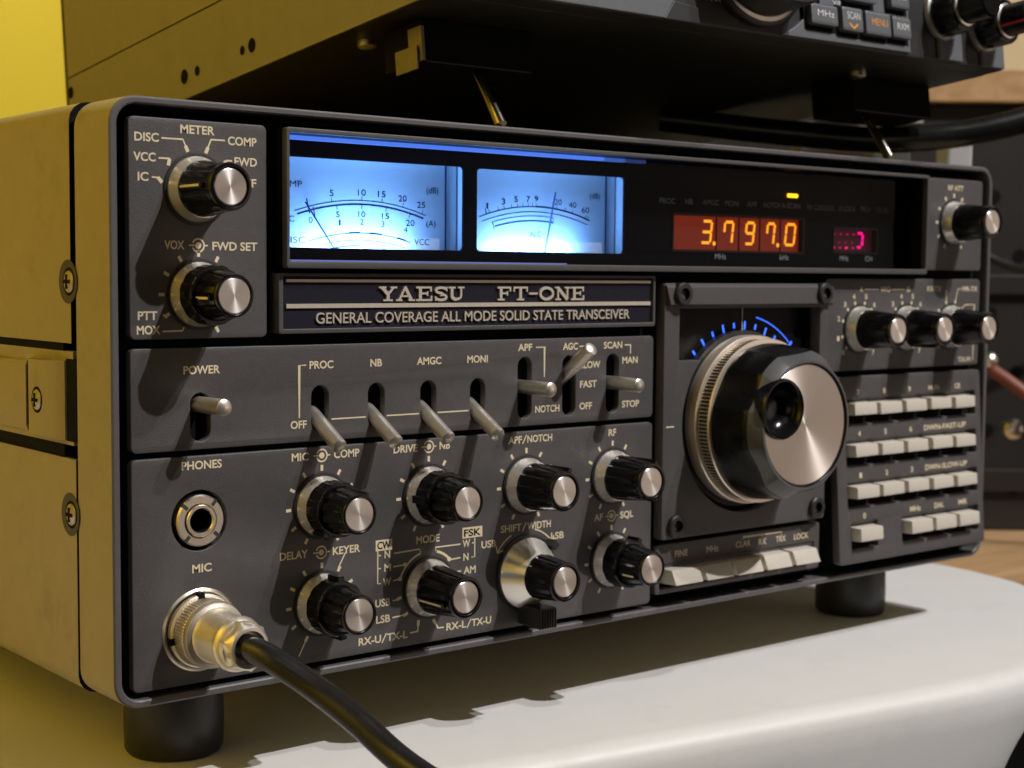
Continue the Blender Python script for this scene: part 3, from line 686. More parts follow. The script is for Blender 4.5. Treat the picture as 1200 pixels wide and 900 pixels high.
# ---- analogue meters: a real lit box behind each window -------------
def meter(x0, x1, cx, arcs, needle, marks, lampx, power, nm=NEEDLE):
    o = MB(); y0, y1, z0, z1 = 11.0, 18.0, 113.2, 144.6
    vs = [(x, y, z) for x in (x0, x1) for y in (y0, y1) for z in (z0, z1)]
    o.add(vs, [(0, 1, 3, 2), (4, 5, 7, 6), (0, 4, 6, 2), (1, 3, 7, 5)], CARD)      # left, right, bottom, top: open to the front
    o.add([(x0, y1, z0), (x1, y1, z0), (x1, y1, z1), (x0, y1, z1)], [(0, 1, 2, 3)], CARD)
    mt = P("meter", o.mesh("meter", recalc=False))
    c = MB(); yc = 17.0
    c.box(x0 + 0.6, x1 - 4.2 + 3.4, yc, yc + 0.5, z0 + 0.3, z1 - 0.4, CARD)
    card = sub("scale_card", c.mesh("scale_card"), mt)
    k = MB(); yi = yc - 0.05
    for (ax, az, r, a0, a1, w) in arcs: poly(k, arc(ax, az, r, a0, a1, 40), w, yi, CARDINK)
    for t in marks['t']: text(k, t[0], t[1] - t[3] / 2, t[1] + t[3] / 2, t[2], yi, t[4] if len(t) > 4 else 1.75, CARDINK, bold=0.0)
    for (ax, az, r0, r1, d, w) in marks['k']: tick(k, ax, az, r0, r1, d, w, yi - 0.004, CARDINK)
    # right-hand upright of the meter frame
    k.box(x1 - 5.0, x1 - 4.6, yi - 0.3, yi, z0 + 0.4, z1 - 0.5, CARDINK)
    sub("scale_markings", k.mesh("scale_markings", recalc=False), mt)
    nd = MB(); a, b = Vector(needle[0]), Vector(needle[1]); d = (b - a); L = d.length; d.normalize(); q = Vector((-d.y, d.x))
    mid = (a + b) / 2; nd.obox((mid.x, yc - 1.3, mid.y), ((d.x, 0, d.y), (q.x, 0, q.y), (0, 1, 0)), (L / 2, needle[2], 0.12), nm)
    sub("needle", nd.mesh("needle"), mt)
    ld = bpy.data.lights.new("meter_lamp", 'AREA'); lo = bpy.data.objects.new("meter_lamp", ld); COL.objects.link(lo)
    ld.shape = 'RECTANGLE'; ld.size = 0.034; ld.size_y = 0.003; ld.energy = power; ld.color = (0.17, 0.43, 1.0)
    lo.location = (lampx * S, 12.6 * S, 114.6 * S); lo.rotation_euler = (radians(152), 0, 0)
    return mt
def pol(ax, az, x, z): return math.degrees(math.atan2(z - az, x - ax))
A1 = (84.8, 60.1)
m1 = {'t': [("COMP", 60.4, 134.0, 9.0), ("5", 74.6, 131.9, 1.3), ("10", 84.8, 132.4, 2.7), ("15", 91.7, 132.2, 2.7), ("20", 99.0, 131.2, 2.9), ("25", 105.7, 129.6, 2.9), ("(dB)", 109.8, 134.0, 4.3), ("5", 76.7, 126.0, 1.2, 1.6), ("10", 84.8, 126.3, 2.4, 1.6), ("15", 93.0, 126.0, 2.5, 1.6), ("20", 101.8, 124.2, 3.0), ("(A)", 109.3, 124.2, 3.4),
           ("1", 77.3, 123.7, 0.7, 1.6), ("2", 84.8, 124.1, 1.2, 1.6), ("3", 92.1, 123.7, 1.2, 1.6), ("4", 100.1, 122.2, 1.3, 1.6), ("VCC", 106.0, 118.7, 5.4), ("DISC", 62.2, 118.5, 7.6), ("0", 67.7, 124.2, 1.3, 1.6), ("IC", 61.2, 124.4, 2.4, 1.6)],
      'k': [(*A1, 70.9, 72.1, d, 0.2) for d in (98.2, 90, 84.4, 78.4, 72.6)] + [(*A1, 68.5, 69.8, d, 0.2) for d in (97, 90, 83, 76)] + [(*A1, 69.0, 73.2, 104.6, 0.4), (*A1, 67.4, 70.4, 103.4, 0.35)]}
a1 = [(*A1, 70.9, 71.5, 108.4, 0.2), (*A1, 69.8, 71.9, 107.9, 0.42), (*A1, 61.6, 74, 107, 0.26), (*A1, 61.75, 90.5, 94, 0.42), (*A1, 61.75, 83.5, 87.5, 0.42), (*A1, 61.75, 75.6, 78.5, 0.42), (*A1, 59.6, 75, 105, 0.26), (*A1, 58.0, 91, 102, 0.42)]
meter(54.6, 119.4, 84.8, a1, ((65.2, 129.9), (77.0, 114.0), 0.2), m1, 82, 0.060)
A2 = (150.0, 62.4)
m2 = {'t': [("1", 130.6, 130.2, 0.7), ("3", 136.9, 131.7, 1.5), ("5", 141.9, 132.6, 1.5), ("7", 146.8, 132.8, 1.5), ("9", 150.1, 133.0, 1.5), ("20", 159.1, 132.3, 3.0), ("40", 165.2, 131.6, 3.2), ("60", 170.7, 130.1, 3.2), ("(dB)", 174.7, 134.8, 4.4), ("ALC", 149.8, 122.0, 4.6)],
      'k': [(*A2, 69.0, 70.2, d, 0.2) for d in (105.6, 102.6, 100.6, 98.2, 96.2, 94.4, 92.6, 91.2, 90, 83, 80, 77.4, 72.6, 71.8)] + [(*A2, 69, 70.9, 106.6, 0.35), (*A2, 63.6, 66.2, 105.2, 0.2), (*A2, 64.2, 66.2, 83.8, 0.2)]}
a2 = [(*A2, 69.0, 71.0, 109.0, 0.25), (*A2, 69.03, 71.0, 90, 0.42), (*A2, 67.4, 71.5, 108.6, 0.2), (*A2, 66.1, 83.8, 105.4, 0.18), (*A2, 64.6, 83.6, 104.8, 0.36)]
meter(119.6, 184.2, 150, a2, ((156.9, 136.2), (152.0, 113.8), 0.3), m2, 147, 0.046, NEEDLE2)

# ---- frequency display ---------------------------------------------
SEG = {'0': 'abcdef', '1': 'bc', '2': 'abged', '3': 'abgcd', '7': 'fabc', '9': 'abcdfg', '-': 'g'}
def sevenseg(mb, ch, x0, x1, z0, z1, y, w, m, slant=0.9):
    zm = (z0 + z1) / 2
    def pt(x, z): return (x + slant * (z - z0) / (z1 - z0), z)
    e = w * 0.62
    L = {'a': [(x0 + e, z1), (x1 - e, z1)], 'g': [(x0 + e, zm), (x1 - e, zm)], 'd': [(x0 + e, z0), (x1 - e, z0)], 'f': [(x0, z1 - e), (x0, zm + e * .8)], 'b': [(x1, z1 - e), (x1, zm + e * .8)], 'e': [(x0, zm - e * .8), (x0, z0 + e)], 'c': [(x1, zm - e * .8), (x1, z0 + e)]}
    for s in SEG[ch]:
        a, b = [pt(*p) for p in L[s]]
        d = (Vector(b) - Vector(a)).normalized()
        poly(mb, [tuple(Vector(a) - d * e * 0.5), tuple(Vector(b) + d * e * 0.5)], w, y, m)
fb = MB(); yb = 12.4
fb.box(203.4, 269.2, yb, yb + 1, 118.6, 131.0, REDBACK)
for x in (226.6, 237.9, 248.6, 259.4): fb.box(x - 0.28, x + 0.28, yb - 0.15, yb + 0.2, 118.9, 130.8, MASK)
fd = P("frequency_display", fb.mesh("frequency_display"))
dg_ = [("3", 219.5, 224.4), ("7", 230.4, 235.0), ("9", 241.3, 245.8), ("7", 252.2, 256.4), ("0", 262.2, 267.4)]
for ch, a, b in dg_:
    q = MB(); sevenseg(q, ch, a - 0.4, b - 0.9, 121.5, 128.8, yb - 0.25, 0.95, DIGIT); sub("digit", q.mesh("digit", recalc=False), fd)
for x in (225.5, 258.0):
    q = MB(); disc(q, x, 121.3, 0.75, yb - 0.25, DIGIT, 16); sub("decimal_point", q.mesh("decimal_point", recalc=False), fd)
cb = MB(); cb.box(285.6, 311.0, yb, yb + 1, 119.2, 128.2, MAGBACK)
cd = P("channel_display", cb.mesh("channel_display"))
q = MB(); sevenseg(q, '1', 302.6, 305.0, 121.6, 126.2, yb - 0.25, 0.95, MAGENTA, 0.6); poly(q, [(302.6, 126.6), (305.2, 126.4)], 0.8, yb - 0.26, MAGENTA); poly(q, [(302.4, 121.4), (304.2, 121.2)], 0.8, yb - 0.26, MAGENTA); sub("digit", q.mesh("digit", recalc=False), cd)
for i in range(4):
    q = MB(); x = 288.0 + i * 3.7
    poly(q, [(x, 121.0), (x + 1.4, 121.0)], 0.55, yb - 0.25, MAGENTA if i in (0, 2) else MAGDIM); poly(q, [(x + 0.4, 126.0), (x + 1.6, 126.0)], 0.45, yb - 0.25, MAGDIM); poly(q, [(x + 0.1, 122.6), (x + 0.2, 123.3)], 0.4, yb - 0.25, MAGDIM)
    sub("digit", q.mesh("digit", recalc=False), cd)

# ---- nameplate ------------------------------------------------------
NY = -1.0
npm = curve_mesh([rrect(46.8, 185.2, 94.0, 110.2, 0.8, 4), rrect(48.2, 184.2, 95.3, 109.3, 0.4, 3)], 5.0, 0.2, PANEL, "nameplate")
for v in npm.vertices: v.co.y += NY * S
npl = P("nameplate", npm)
nb = MB(); nb.box(47.6, 184.6, NY + 1.0, NY + 2, 94.8, 109.8, NPBLK); sub("nameplate_backing", nb.mesh("nameplate_backing"), npl)
nl = MB(); yl = NY + 0.45
nl.box(49.4, 183.4, yl, yl + 0.7, 107.75, 108.5, SILK); nl.box(49.4, 183.4, yl, yl + 0.7, 100.8, 101.95, SILK)
text(nl, "GENERAL COVERAGE ALL MODE SOLID STATE TRANSCEIVER", 58.6, 174.3, 96.65, yl, 2.85, SILK, bold=0.006, extr=0.7)
def slab(mb, ch, x0, x1, z0, z1, y, m, e):
    """slab-serif capital drawn with strokes in the box x0..x1, z0..z1"""
    w = x1 - x0; h = z1 - z0; T = 0.98; t = 0.5          # stem and hairline widths
    c = [0]
    def st(pts, ww):
        yy = y - 0.004 * c[0]; c[0] += 1
        n0 = len(mb.v); poly(mb, pts, ww, yy, m)
        k = len(pts); vs = mb.v[n0:]; back = [(a, yy + e, b) for a, _, b in vs]
        L = vs + back; N2 = 2 * k
        f = [(i, i + 1, N2 + i + 1, N2 + i) for i in range(k - 1)] + [(k + i, k + i + 1, N2 + k + i + 1, N2 + k + i) for i in range(k - 1)] + [(0, k, N2 + k, N2), (k - 1, 2 * k - 1, N2 + 2 * k - 1, N2 + k - 1)]
        mb.add(L, f, m)
    def serif(x, z, s): st([(x - s, z), (x + s, z)], t)
    b, tp = z0 + t / 2, z1 - t / 2
    if ch == 'Y':
        xm = x0 + w * .5; zm = z0 + h * .46
        st([(x0 + w * .18, tp), (xm, zm)], T); st([(x1 - w * .18, tp), (xm, zm)], t * 1.3); st([(xm, zm + 0.2), (xm, b)], T); serif(xm, b, w * .26); serif(x0 + w * .2, tp, w * .2); serif(x1 - w * .18, tp, w * .18)
    if ch == 'A':
        xm = x0 + w * .5; st([(x0 + w * .16, b), (xm, z1 - 0.1)], t * 1.3); st([(xm - 0.15, z1 - 0.1), (x1 - w * .17, b)], T); st([(x0 + w * .28, z0 + h * .34), (x1 - w * .28, z0 + h * .34)], t); serif(x0 + w * .16, b, w * .17); serif(x1 - w * .16, b, w * .18)
    if ch in 'EF':
        xs = x0 + w * .26; st([(xs, b), (xs, tp)], T); st([(x0, tp), (x1 - .2, tp)], t * 1.1); zm = z0 + h * .52; st([(xs, zm), (x0 + w * .72, zm)], t); st([(x0 + w * .72, zm - 0.65), (x0 + w * .72, zm + 0.65)], t); st([(x1 - .3, tp + t / 2), (x1 - .3, tp - 1.15)], t * 1.1)
        if ch == 'E': st([(x0, b), (x1 - .1, b)], t * 1.1); st([(x1 - .15, b - t / 2), (x1 - .15, b + 1.2)], t * 1.1)
        else: serif(xs, b, w * .26)
    if ch == 'T':
        xm = (x0 + x1) / 2; st([(xm, b), (xm, tp)], T); st([(x0, tp), (x1, tp)], t * 1.1); st([(x0 + .25, tp + t / 2), (x0 + .25, tp - 1.2)], t); st([(x1 - .25, tp + t / 2), (x1 - .25, tp - 1.2)], t); serif(xm, b, w * .25)
    if ch == 'S':
        xm = (x0 + x1) / 2; r = h / 4 - .05; pts = []
        a = w / 2 - .45
        for i in range(11): tt = radians(30 + 240 * i / 10); pts.append((xm + a * cos(tt), z0 + h * .74 + (h * .26 - .28) * sin(tt)))
        for i in range(11): tt = radians(90 - 240 * i / 10); pts.append((xm + a * cos(tt), z0 + h * .26 + (h * .26 - .24) * sin(tt)))
        st(pts, 0.72); st([(x1 - .35, z1), (x1 - .35, z1 - 1.3)], t); st([(x0 + .35, z0), (x0 + .35, z0 + 1.3)], t)
    if ch == 'U':
        xl, xr = x0 + w * .22, x1 - w * .2; pts = [(xl, tp), (xl, z0 + h * .4)] + [((xl + xr) / 2 - (xr - xl) / 2 * cos(radians(a)), z0 + h * .36 - (h * .36 - .42) * sin(radians(a))) for a in (20, 45, 70, 90, 110, 135, 160)] + [(xr, z0 + h * .4), (xr, tp)]
        st(pts[:6], T * .95); st(pts[5:], t * 1.2); serif(xl, tp, w * .22); serif(xr, tp, w * .2)
    if ch == 'O':
        xm, zm = (x0 + x1) / 2, (z0 + z1) / 2
        st([(xm + (w / 2 - .45) * cos(radians(a)), zm + (h / 2 - .32) * sin(radians(a))) for a in range(0, 361, 15)], 0.82)
    if ch == 'N':
        xl, xr = x0 + w * .2, x1 - w * .18; st([(xl, b), (xl, tp)], t * 1.2); st([(xr, b), (xr, tp)], t * 1.2); st([(xl - .1, tp), (xr, b - .1)], T); serif(xl, b, w * .19); serif(xr, tp, w * .19); serif(xl - .4, tp, w * .14)
    if ch == '-': st([(x0, z0 + h * .5), (x1, z0 + h * .5)], 0.62)
for ch, a, b in (('Y', 78.9, 85.0), ('A', 84.7, 91.0), ('E', 91.6, 97.0), ('S', 98.0, 102.6), ('U', 102.9, 108.6), ('F', 120.9, 126.0), ('T', 126.9, 132.4), ('-', 132.9, 136.2), ('O', 136.9, 142.8), ('N', 143.2, 149.2), ('E', 149.6, 154.8)):
    slab(nl, ch, a, b, 102.55, 106.6, yl - 0.1, SILK, 0.8)
sub("lettering", nl.mesh("lettering", recalc=False), npl)

# ---- tuning module --------------------------------------------------
MY = -2.0; DC = (229.3, 61.9)
tm = curve_mesh([rrect(188.4, 269.5, 24.4, 107.8, 1.2, 4), rrect(195.3, 265.2, 82.6, 99.6, 0.5, 3), circ(228.0, 61.6, 31.0, 80)], 4.0, 0.25, PANEL, "tuning_panel")
# the round opening breaks into the scale window: build as one outline instead
def tuning_outline():
    cx, cz, r = 228.4, 61.6, 31.2; x0, x1, z0, z1 = 195.3, 265.2, 82.6, 99.6
    dx = sqrt(r * r - (z0 - cz) ** 2)
    a1 = math.atan2(z0 - cz, -dx); a2 = math.atan2(z0 - cz, dx)
    pts = [(x0, z1), (x0, z0), (cx - dx, z0)]
    aa = a1 if a1 > 0 else a1 + 2 * pi
    n = 70
    for i in range(1, n):
        t = aa + (2 * pi + a2 - aa) * i / n; pts.append((cx + r * cos(t), cz + r * sin(t)))
    pts += [(cx + dx, z0), (x1, z0), (x1, z1)]
    return pts
tm = curve_mesh([rrect(188.4, 269.5, 24.4, 107.8, 1.2, 4), tuning_outline()], 4.0, 0.25, PANEL, "tuning_panel")
for v in tm.vertices: v.co.y += MY * S
tpan = P("tuning_panel", tm)
tb = MB()
vs = [(188.9, MY, 107.5), (269.1, MY, 107.5), (270.6, MY - 1.3, 106.6), (187.4 + .6, MY - 1.3, 106.6), (189.8, MY - 1.6, 100.9), (270.9, MY - 1.6, 100.9), (189.8, MY, 100.2), (270.9, MY, 100.2)]
tb.add(vs, [(0, 1, 2, 3), (3, 2, 5, 4), (4, 5, 7, 6), (0, 3, 4, 6), (1, 7, 5, 2), (0, 6, 7, 1)], PANEL)
sub("window_visor", tb.mesh("window_visor", bevel=0.2), tpan)
hx = MB(); lathe(hx, [(3.75, 1.6), (3.75, -1.0), (3.3, -1.5), (2.05, -1.5), (1.95, -1.2)], BLACKM, 40, caps=False)
hxv = [(1.95 * cos(radians(60 * i + 15)), -1.3, 1.95 * sin(radians(60 * i + 15))) for i in range(6)]
hx.add([(p[0], -1.25, p[2]) for p in hxv] + [(p[0], 0.4, p[2]) for p in hxv], [(i, (i + 1) % 6, 6 + (i + 1) % 6, 6 + i) for i in range(6)] + [(6, 7, 8, 9, 10, 11)], DARK)
hxm = hx.mesh("socket_screw", smooth=30)
for x, z, yy in ((194.9, 104.3, -1.4), (265.2, 104.4, -1.4), (194.6, 28.6, -0.2), (264.6, 28.6, -0.2)): sub("socket_screw", hxm, tpan, (x, MY + yy, z))
sc = MB(); sc.box(193, 268, 4.6, 5.0, 30, 101, MASK)
poly(sc, [(228.4, 91), (228.4, 99.6)], 0.22, 1.2, INKDIM)
sub("scale_backing", sc.mesh("scale_backing", recalc=False), tpan)
tk = MB(); cxs, czs = 231.3, 60.5
for i in range(-5, 5):
    a = 90 - (i * 9.3 + 3.4); r0, r1 = (31.6, 34.4) if i % 2 == 0 else (32.2, 34.0)
    tick(tk, cxs, czs, r0, r1, a, 0.75, 4.5, BLUETICK)
poly(tk, arc(cxs, czs, 36.4, 78, 47, 20), 0.32, 4.49, BLUETICK)
tick(tk, cxs, czs, 35.8, 37.6, 45.6, 0.9, 4.48, BLUETICK)
tick(tk, cxs, czs, 32.6, 33.8, 54, 0.6, 4.48, BLUESCALE)
sub("dial_scale", tk.mesh("dial_scale", recalc=False), tpan)
mkk = MB(); poly(mkk, [(189.8, 61.3), (193.4, 61.3)], 0.5, MY - 0.06, INK); sub("index_mark", mkk.mesh("index_mark", recalc=False), tpan)
# dial
body = MB()
def scal(t, j):
    if j not in (1, 2, 3, 4): return 1.0
    f = 0.0
    for c0, wd in ((96, 19), (40, 16), (-22, 18), (-84, 19), (-146, 17), (152, 15)):
        d = ((math.degrees(t) - c0 + 180) % 360) - 180
        if abs(d) < wd: f = max(f, cos(d / wd * pi / 2) ** 0.8)
    return 1 - (0.02, 0.02, 0.04, 0.075, 0.065)[min(j, 4)] * f
lathe(body, [(20, -9.5), (26.5, -9.6), (26.5, -10.6), (25.3, -21.6), (24.7, -23.4), (21.2, -27.2), (20.5, -27.2), (20.25, -26.8), (20.2, -25.5), (0, -25.5)], [GRIP] * 4 + [SATIN] * 2 + [BLACK] * 3, 260, flute=scal)
bme = body.mesh("tuning_dial")
cut = MB(); lathe(cut, [(9.85, -14), (9.85, -32)], BLACK, 64, cx=-12.2, cz=5.8); cme = cut.mesh("cut")
bme = boolean(bme, cme); shade(bme, 34)
dial = P("tuning_dial", bme, (DC[0], 0, DC[1]))
rg = MB()
lathe(rg, [(26, 4), (30.0, 4.0), (30.0, 1.2), (28.6, 1.0), (28.6, 0.4)], BLACKM, 96)
lathe(rg, [(28.5, 1.0), (28.5, -3.9), (28.2, -4.3), (27.6, -4.4), (27.0, -4.4)], BRONZE, 120)
sub("dial_ring", rg.mesh("dial_ring", smooth=30), dial)
kn = MB(); lathe(kn, [(27.2, -4.3), (27.2, -8.6), (26.4, -8.6)], BRONZE, 540, flute=lambda t, j: 1 - 0.016 * (1 if int(t / (2 * pi) * 540 + .01) % 4 > 1 else 0))
lathe(kn, [(27.5, -8.5), (27.6, -8.9), (27.3, -9.4), (24.0, -9.5)], BRONZE, 120)
kme = kn.mesh("knurled_ring", smooth=20); kme.materials.append(DISH)
for p in kme.polygons:  # groove faces painted dark in place of shade between the teeth
    if abs(p.normal.y) < 0.5 and p.center.y < -0.0044 and p.center.y > -0.0085 and Vector((p.center.x, p.center.z)).length < 0.0270: p.material_index = len(kme.materials) - 1
sub("knurled_ring", kme, dial)
fd_ = MB(); lathe(fd_, [(19.9, -25.0), (19.9, -26.3), (19.6, -26.5), (0, -26.5)], DIALFACE, 120)
fme = boolean(fd_.mesh("dial_face"), cme); shade(fme, 20)
sub("dial_face", fme, dial)
dm = MB(); lathe(dm, [(9.9, -12), (9.9, -27.4), (9.5, -28.1), (9.0, -28.2), (8.6, -27.7), (8.2, -25.8), (7.1, -23.8), (5.3, -22.3), (3.0, -21.6), (0, -21.4)], BLACK, 72)
sub("finger_hole", dm.mesh("finger_hole", smooth=40), dial, (-12.2, 0, 5.8))

# function key strip under the dial
ks = curve_mesh([rrect(188.4, 270.3, 6.0, 22.4, 1.0, 4), rrect(190.4, 267.6, 7.6, 15.8, 0.6, 3)], 3.5, 0.25, PANEL, "key_strip")
for v in ks.vertices: v.co.y += 0.6 * S
kst = P("key_strip", ks)
ik = MB(); yk = 0.54
for s, a, b, z in (("FINE", 197.3, 203.2, 17.7), ("MHz", 212.2, 218.0, 17.6), ("CLAR", 226.5, 234.1, 17.7), ("RX", 238.1, 241.9, 17.5), ("TRX", 247.0, 252.2, 17.5), ("LOCK", 256.5, 264.3, 17.4)): text(ik, s, a, b, z, yk, 2.0, INK)
poly(ik, [(230.1, 19.9), (230.1, 21.0), (249.8, 20.9), (249.8, 19.8)], 0.4, yk, INK); poly(ik, [(240.0, 20.9), (240.0, 19.8)], 0.4, yk, INK)
sub("lettering", ik.mesh("lettering", recalc=False), kst)
fl_ = MB(); fl_.box(189.6, 268.4, 3.4, 4.2, 7.0, 16.4, DARK); fl_.box(190.4, 267.6, 1.2, 3.6, 14.4, 15.6, PANEL); sub("key_well", fl_.mesh("key_well"), kst)
def key_mesh(w, h, d, tilt=0.9, name="push_key"):
    mb = MB()
    vs = [(-w / 2, 0, -h / 2), (w / 2, 0, -h / 2), (w / 2, 0, h / 2), (-w / 2, 0, h / 2), (-w / 2 + .35, -d, -h / 2 + .3), (w / 2 - .35, -d, -h / 2 + .3), (w / 2 - .35, -d + tilt, h / 2 - .2), (-w / 2 + .35, -d + tilt, h / 2 - .2)]
    mb.add(vs, [(0, 1, 2, 3), (4, 7, 6, 5), (0, 4, 5, 1), (1, 5, 6, 2), (2, 6, 7, 3), (3, 7, 4, 0)], KEYW)
    return mb.mesh(name, smooth=30, bevel=0.35)
K1 = key_mesh(13.5, 5.2, 9.0, 2.2)
for i in range(5):
    o = P("push_key", K1, (198.6 + 14.85 * i, 3.6, 11.9))

# ---- right-hand modules ----------------------------------------------
pR = panel("attenuator_panel", 325.2, 364.7, 113.0, 148.0)
ir = MB(); text(ir, "RF ATT", 342.1, 352.0, 143.7, YI, 1.9, INK)
KA = (346.0, 131.3)
for d in (90, 60, 120, 150, 180, 210, 240, -60, 30, 0): tick(ir, *KA, 9.6, 11.2, d, 1.0, YI, INK)
sub("lettering", ir.mesh("lettering", recalc=False), pR)
knob(BSM, *KA, -17.4, lever=[(62, 5.0, 6.4, -12, -17.2, 1.4)])
pV = panel("vfo_panel", 271.2, 364.7, 76.2, 109.7)
iv = MB()
KX = (290.5, 318.2, 345.9); KZ = 91.4
for s, a, b, z in (("A", 290.4, 292.2, 104.9), ("VFO", 302.2, 308.2, 104.9), ("B", 318.1, 320.0, 104.9), ("RX-TX", 330.6, 339.5, 105.1), ("MR-TX", 353.1, 363.0, 105.1), ("TX-M", 351.4, 359.4, 77.6)): text(iv, s, a, b, z, YI, 1.8, INK)
poly(iv, [(293.1, 105.8), (301.3, 105.8)], 0.4, YI, INK); poly(iv, [(309.1, 105.8), (316.9, 105.8)], 0.4, YI, INK)
for cx in KX[:2]:
    for s, d in (("1", 196), ("2", 162), ("3", 133), ("4", 106), ("5", 73), ("6", 46), ("7", -46), ("8", 224)):
        px, pz = cx + 12.2 * cos(radians(d)), KZ + 12.2 * sin(radians(d)); text(iv, s, px - 0.7, px + 0.7, pz - 0.8, YI, 1.7, INK); tick(iv, cx, KZ, 8.9, 10.3, d, 1.0, YI, INK)
for d in (108, 74, 140): tick(iv, KX[2], KZ, 8.9, 10.6, d, 0.9, YI, INK)
poly(iv, [rp((KX[2], KZ), 10.6, 106), (342.6, 105.4)], 0.4, YI, INK); poly(iv, [rp((KX[2], KZ), 10.6, 74), (350.2, 105.9), (352.4, 105.9)], 0.4, YI, INK)
poly(iv, [(353.4, 98.6), (355.2, 99.8), (361.2, 99.8), (361.2, 78.2), (360.0, 78.2)], 0.4, YI, INK)
sub("lettering", iv.mesh("lettering", recalc=False), pV)
for cx in KX: knob(BSM, cx, KZ, -17.4, ptr=None if cx != KX[1] else (-100, -5.2, -15.4, 5.4, 7.2))
# wedge-shaped keypad
def wedge(p):
    return (p[0], p[1] + 0.5 - (75 - p[2]) / 70 * 4.8 - YP, p[2])
TR_ = ((282.0, 361.6, 56.9, 66.2), (282.0, 361.6, 41.8, 51.1), (282.0, 361.6, 26.7, 36.0), (283.4, 298.8, 11.4, 21.3), (313.0, 361.6, 11.4, 21.3))
holes = [rrect(*t_, 0.5, 3) for t_ in TR_]
pK = panel("keypad", 276.4, 365.2, 6.4, 74.2, holes, fn=wedge, th=3.2)
kb = MB()
z0, z1 = 7.0, 73.8
kb.add([wedge((x, YP + dy, z)) for x in (277.0, 364.8) for z in (z0, z1) for dy in (2.6, 9.0)], [(0, 1, 3, 2), (4, 6, 7, 5), (0, 4, 5, 1), (2, 3, 7, 6), (0, 2, 6, 4), (1, 5, 7, 3)], DARK)
for x0, x1, a, b in TR_:
    kb.add([wedge((x, YP + dy, z)) for x in (x0 + .1, x1 - .1) for z, dy in ((b - 0.1, 0.5), (b - 2.0, 2.4), (b - 0.1, 2.5))], [(0, 3, 4, 1), (1, 4, 5, 2), (0, 1, 2), (3, 5, 4)], PANEL)
sub("key_well", kb.mesh("key_well"), pK)
kl = MB()
KCX = (289.6, 304.8, 320.0, 335.2, 350.4)
for row, z in (("789", 67.5), ("456", 52.4), ("123", 37.2)):
    for c, ch in zip(KCX, row): text(kl, ch, c - 0.75, c + 0.75, z, YI, 1.8, INK, fn=wedge)
text(kl, "M-IN", 331.6, 338.4, 67.5, YI, 1.7, INK, fn=wedge); text(kl, "CE", 348.4, 352.0, 67.5, YI, 1.8, INK, fn=wedge)
for s, z in (("DWN-FAST-UP", 52.3), ("DWN-SLOW-UP", 37.2)): text(kl, s, 328.2, 355.0, z, YI, 1.9, INK, fn=wedge)
text(kl, "0", 290.3, 291.9, 22.3, YI, 1.9, INK, fn=wedge)
for s, a, b in (("MHz", 318.1, 324.7), ("DIAL", 333.2, 339.2), ("MR", 348.7, 354.4)): text(kl, s, a, b, 22.3, YI, 1.9, INK, fn=wedge)
sub("lettering", kl.mesh("lettering", recalc=False), pK)
K2 = key_mesh(13.3, 4.7, 5.6, 0.4); K3 = key_mesh(13.5, 5.2, 5.8, 0.4)
for z in (62.4, 47.4, 32.3):
    for c in KCX:
        q = wedge((c + random.uniform(-.12, .12), YP + 2.0 + random.uniform(-.25, .25), z + random.uniform(-.1, .1))); P("push_key", K2, q).rotation_euler = (random.uniform(-.02, .02), random.uniform(-.012, .012), random.uniform(-.012, .012))
for c in (290.9, 320.9, 335.9, 350.9):
    q = wedge((c, YP + 2.0, 17.0)); P("push_key", K3, q)

# ================================================================== MICROPHONE PLUG
MIC = thing("microphone_plug", (24.4, 0, 17.6), "silver knurled microphone plug with black cable in the front of the grey transceiver", "plug")
def MP(name, me, loc=(0, 0, 0)):
    o = bpy.data.objects.new(name, me); COL.objects.link(o); o.parent = MIC; o.location = Vector(loc) * S; return o
q = MB(); lathe(q, [(9.6, 0.3), (9.6, -1.0), (9.2, -1.4), (8.9, -1.3)], NICKEL, 72)
for d in (95, 190, 285, 5):
    t = radians(d); u = Vector((cos(t), 0, sin(t))); w_ = Vector((-sin(t), 0, cos(t))); q.obox(u * 9.3 + Vector((0, -0.7, 0)), (u, w_, (0, 1, 0)), (0.7, 0.9, 0.8), DARK)
MP("lock_ring", q.mesh("lock_ring", smooth=30))
q = MB(); lathe(q, [(8.4, -1.0), (8.7, -1.4), (8.9, -1.8), (8.9, -5.6), (8.6, -5.9)], NICKEL, 264, flute=lambda t, j: 1 - 0.035 * (0.5 + 0.5 * cos(66 * t)) if j in (2, 3) else 1)
lathe(q, [(8.55, -5.8), (8.75, -6.3), (8.4, -7.6), (7.4, -8.0), (7.2, -8.1)], NICKEL, 72)
MP("knurled_nut", q.mesh("knurled_nut", smooth=40))
q = MB(); lathe(q, [(7.15, -7.9), (7.05, -8.3), (6.75, -9.0), (6.65, -17.5), (6.4, -18.6)], NICKEL, 72); lathe(q, [(7.3, -7.85), (7.3, -8.06), (7.1, -8.1)], DARK, 60)
MP("plug_barrel", q.mesh("plug_barrel", smooth=35))
q = MB(); lathe(q, [(5.6, -17.6), (6.9, -18.0), (7.1, -18.6), (6.9, -19.6), (6.2, -20.4), (6.0, -22.0)], NICKEL, 72)
hexf = lambda t, j: (cos(pi / 6) / cos(((t + 0.3) % (pi / 3)) - pi / 6)) if j in (1, 2) else 1.0
lathe(q, [(5.9, -20.2), (6.6, -20.3), (6.6, -23.0), (5.7, -24.0), (5.1, -24.8), (4.4, -24.9), (4.2, -23.0)], NICKEL, 96, flute=hexf)
MP("strain_relief", q.mesh("strain_relief", smooth=30))
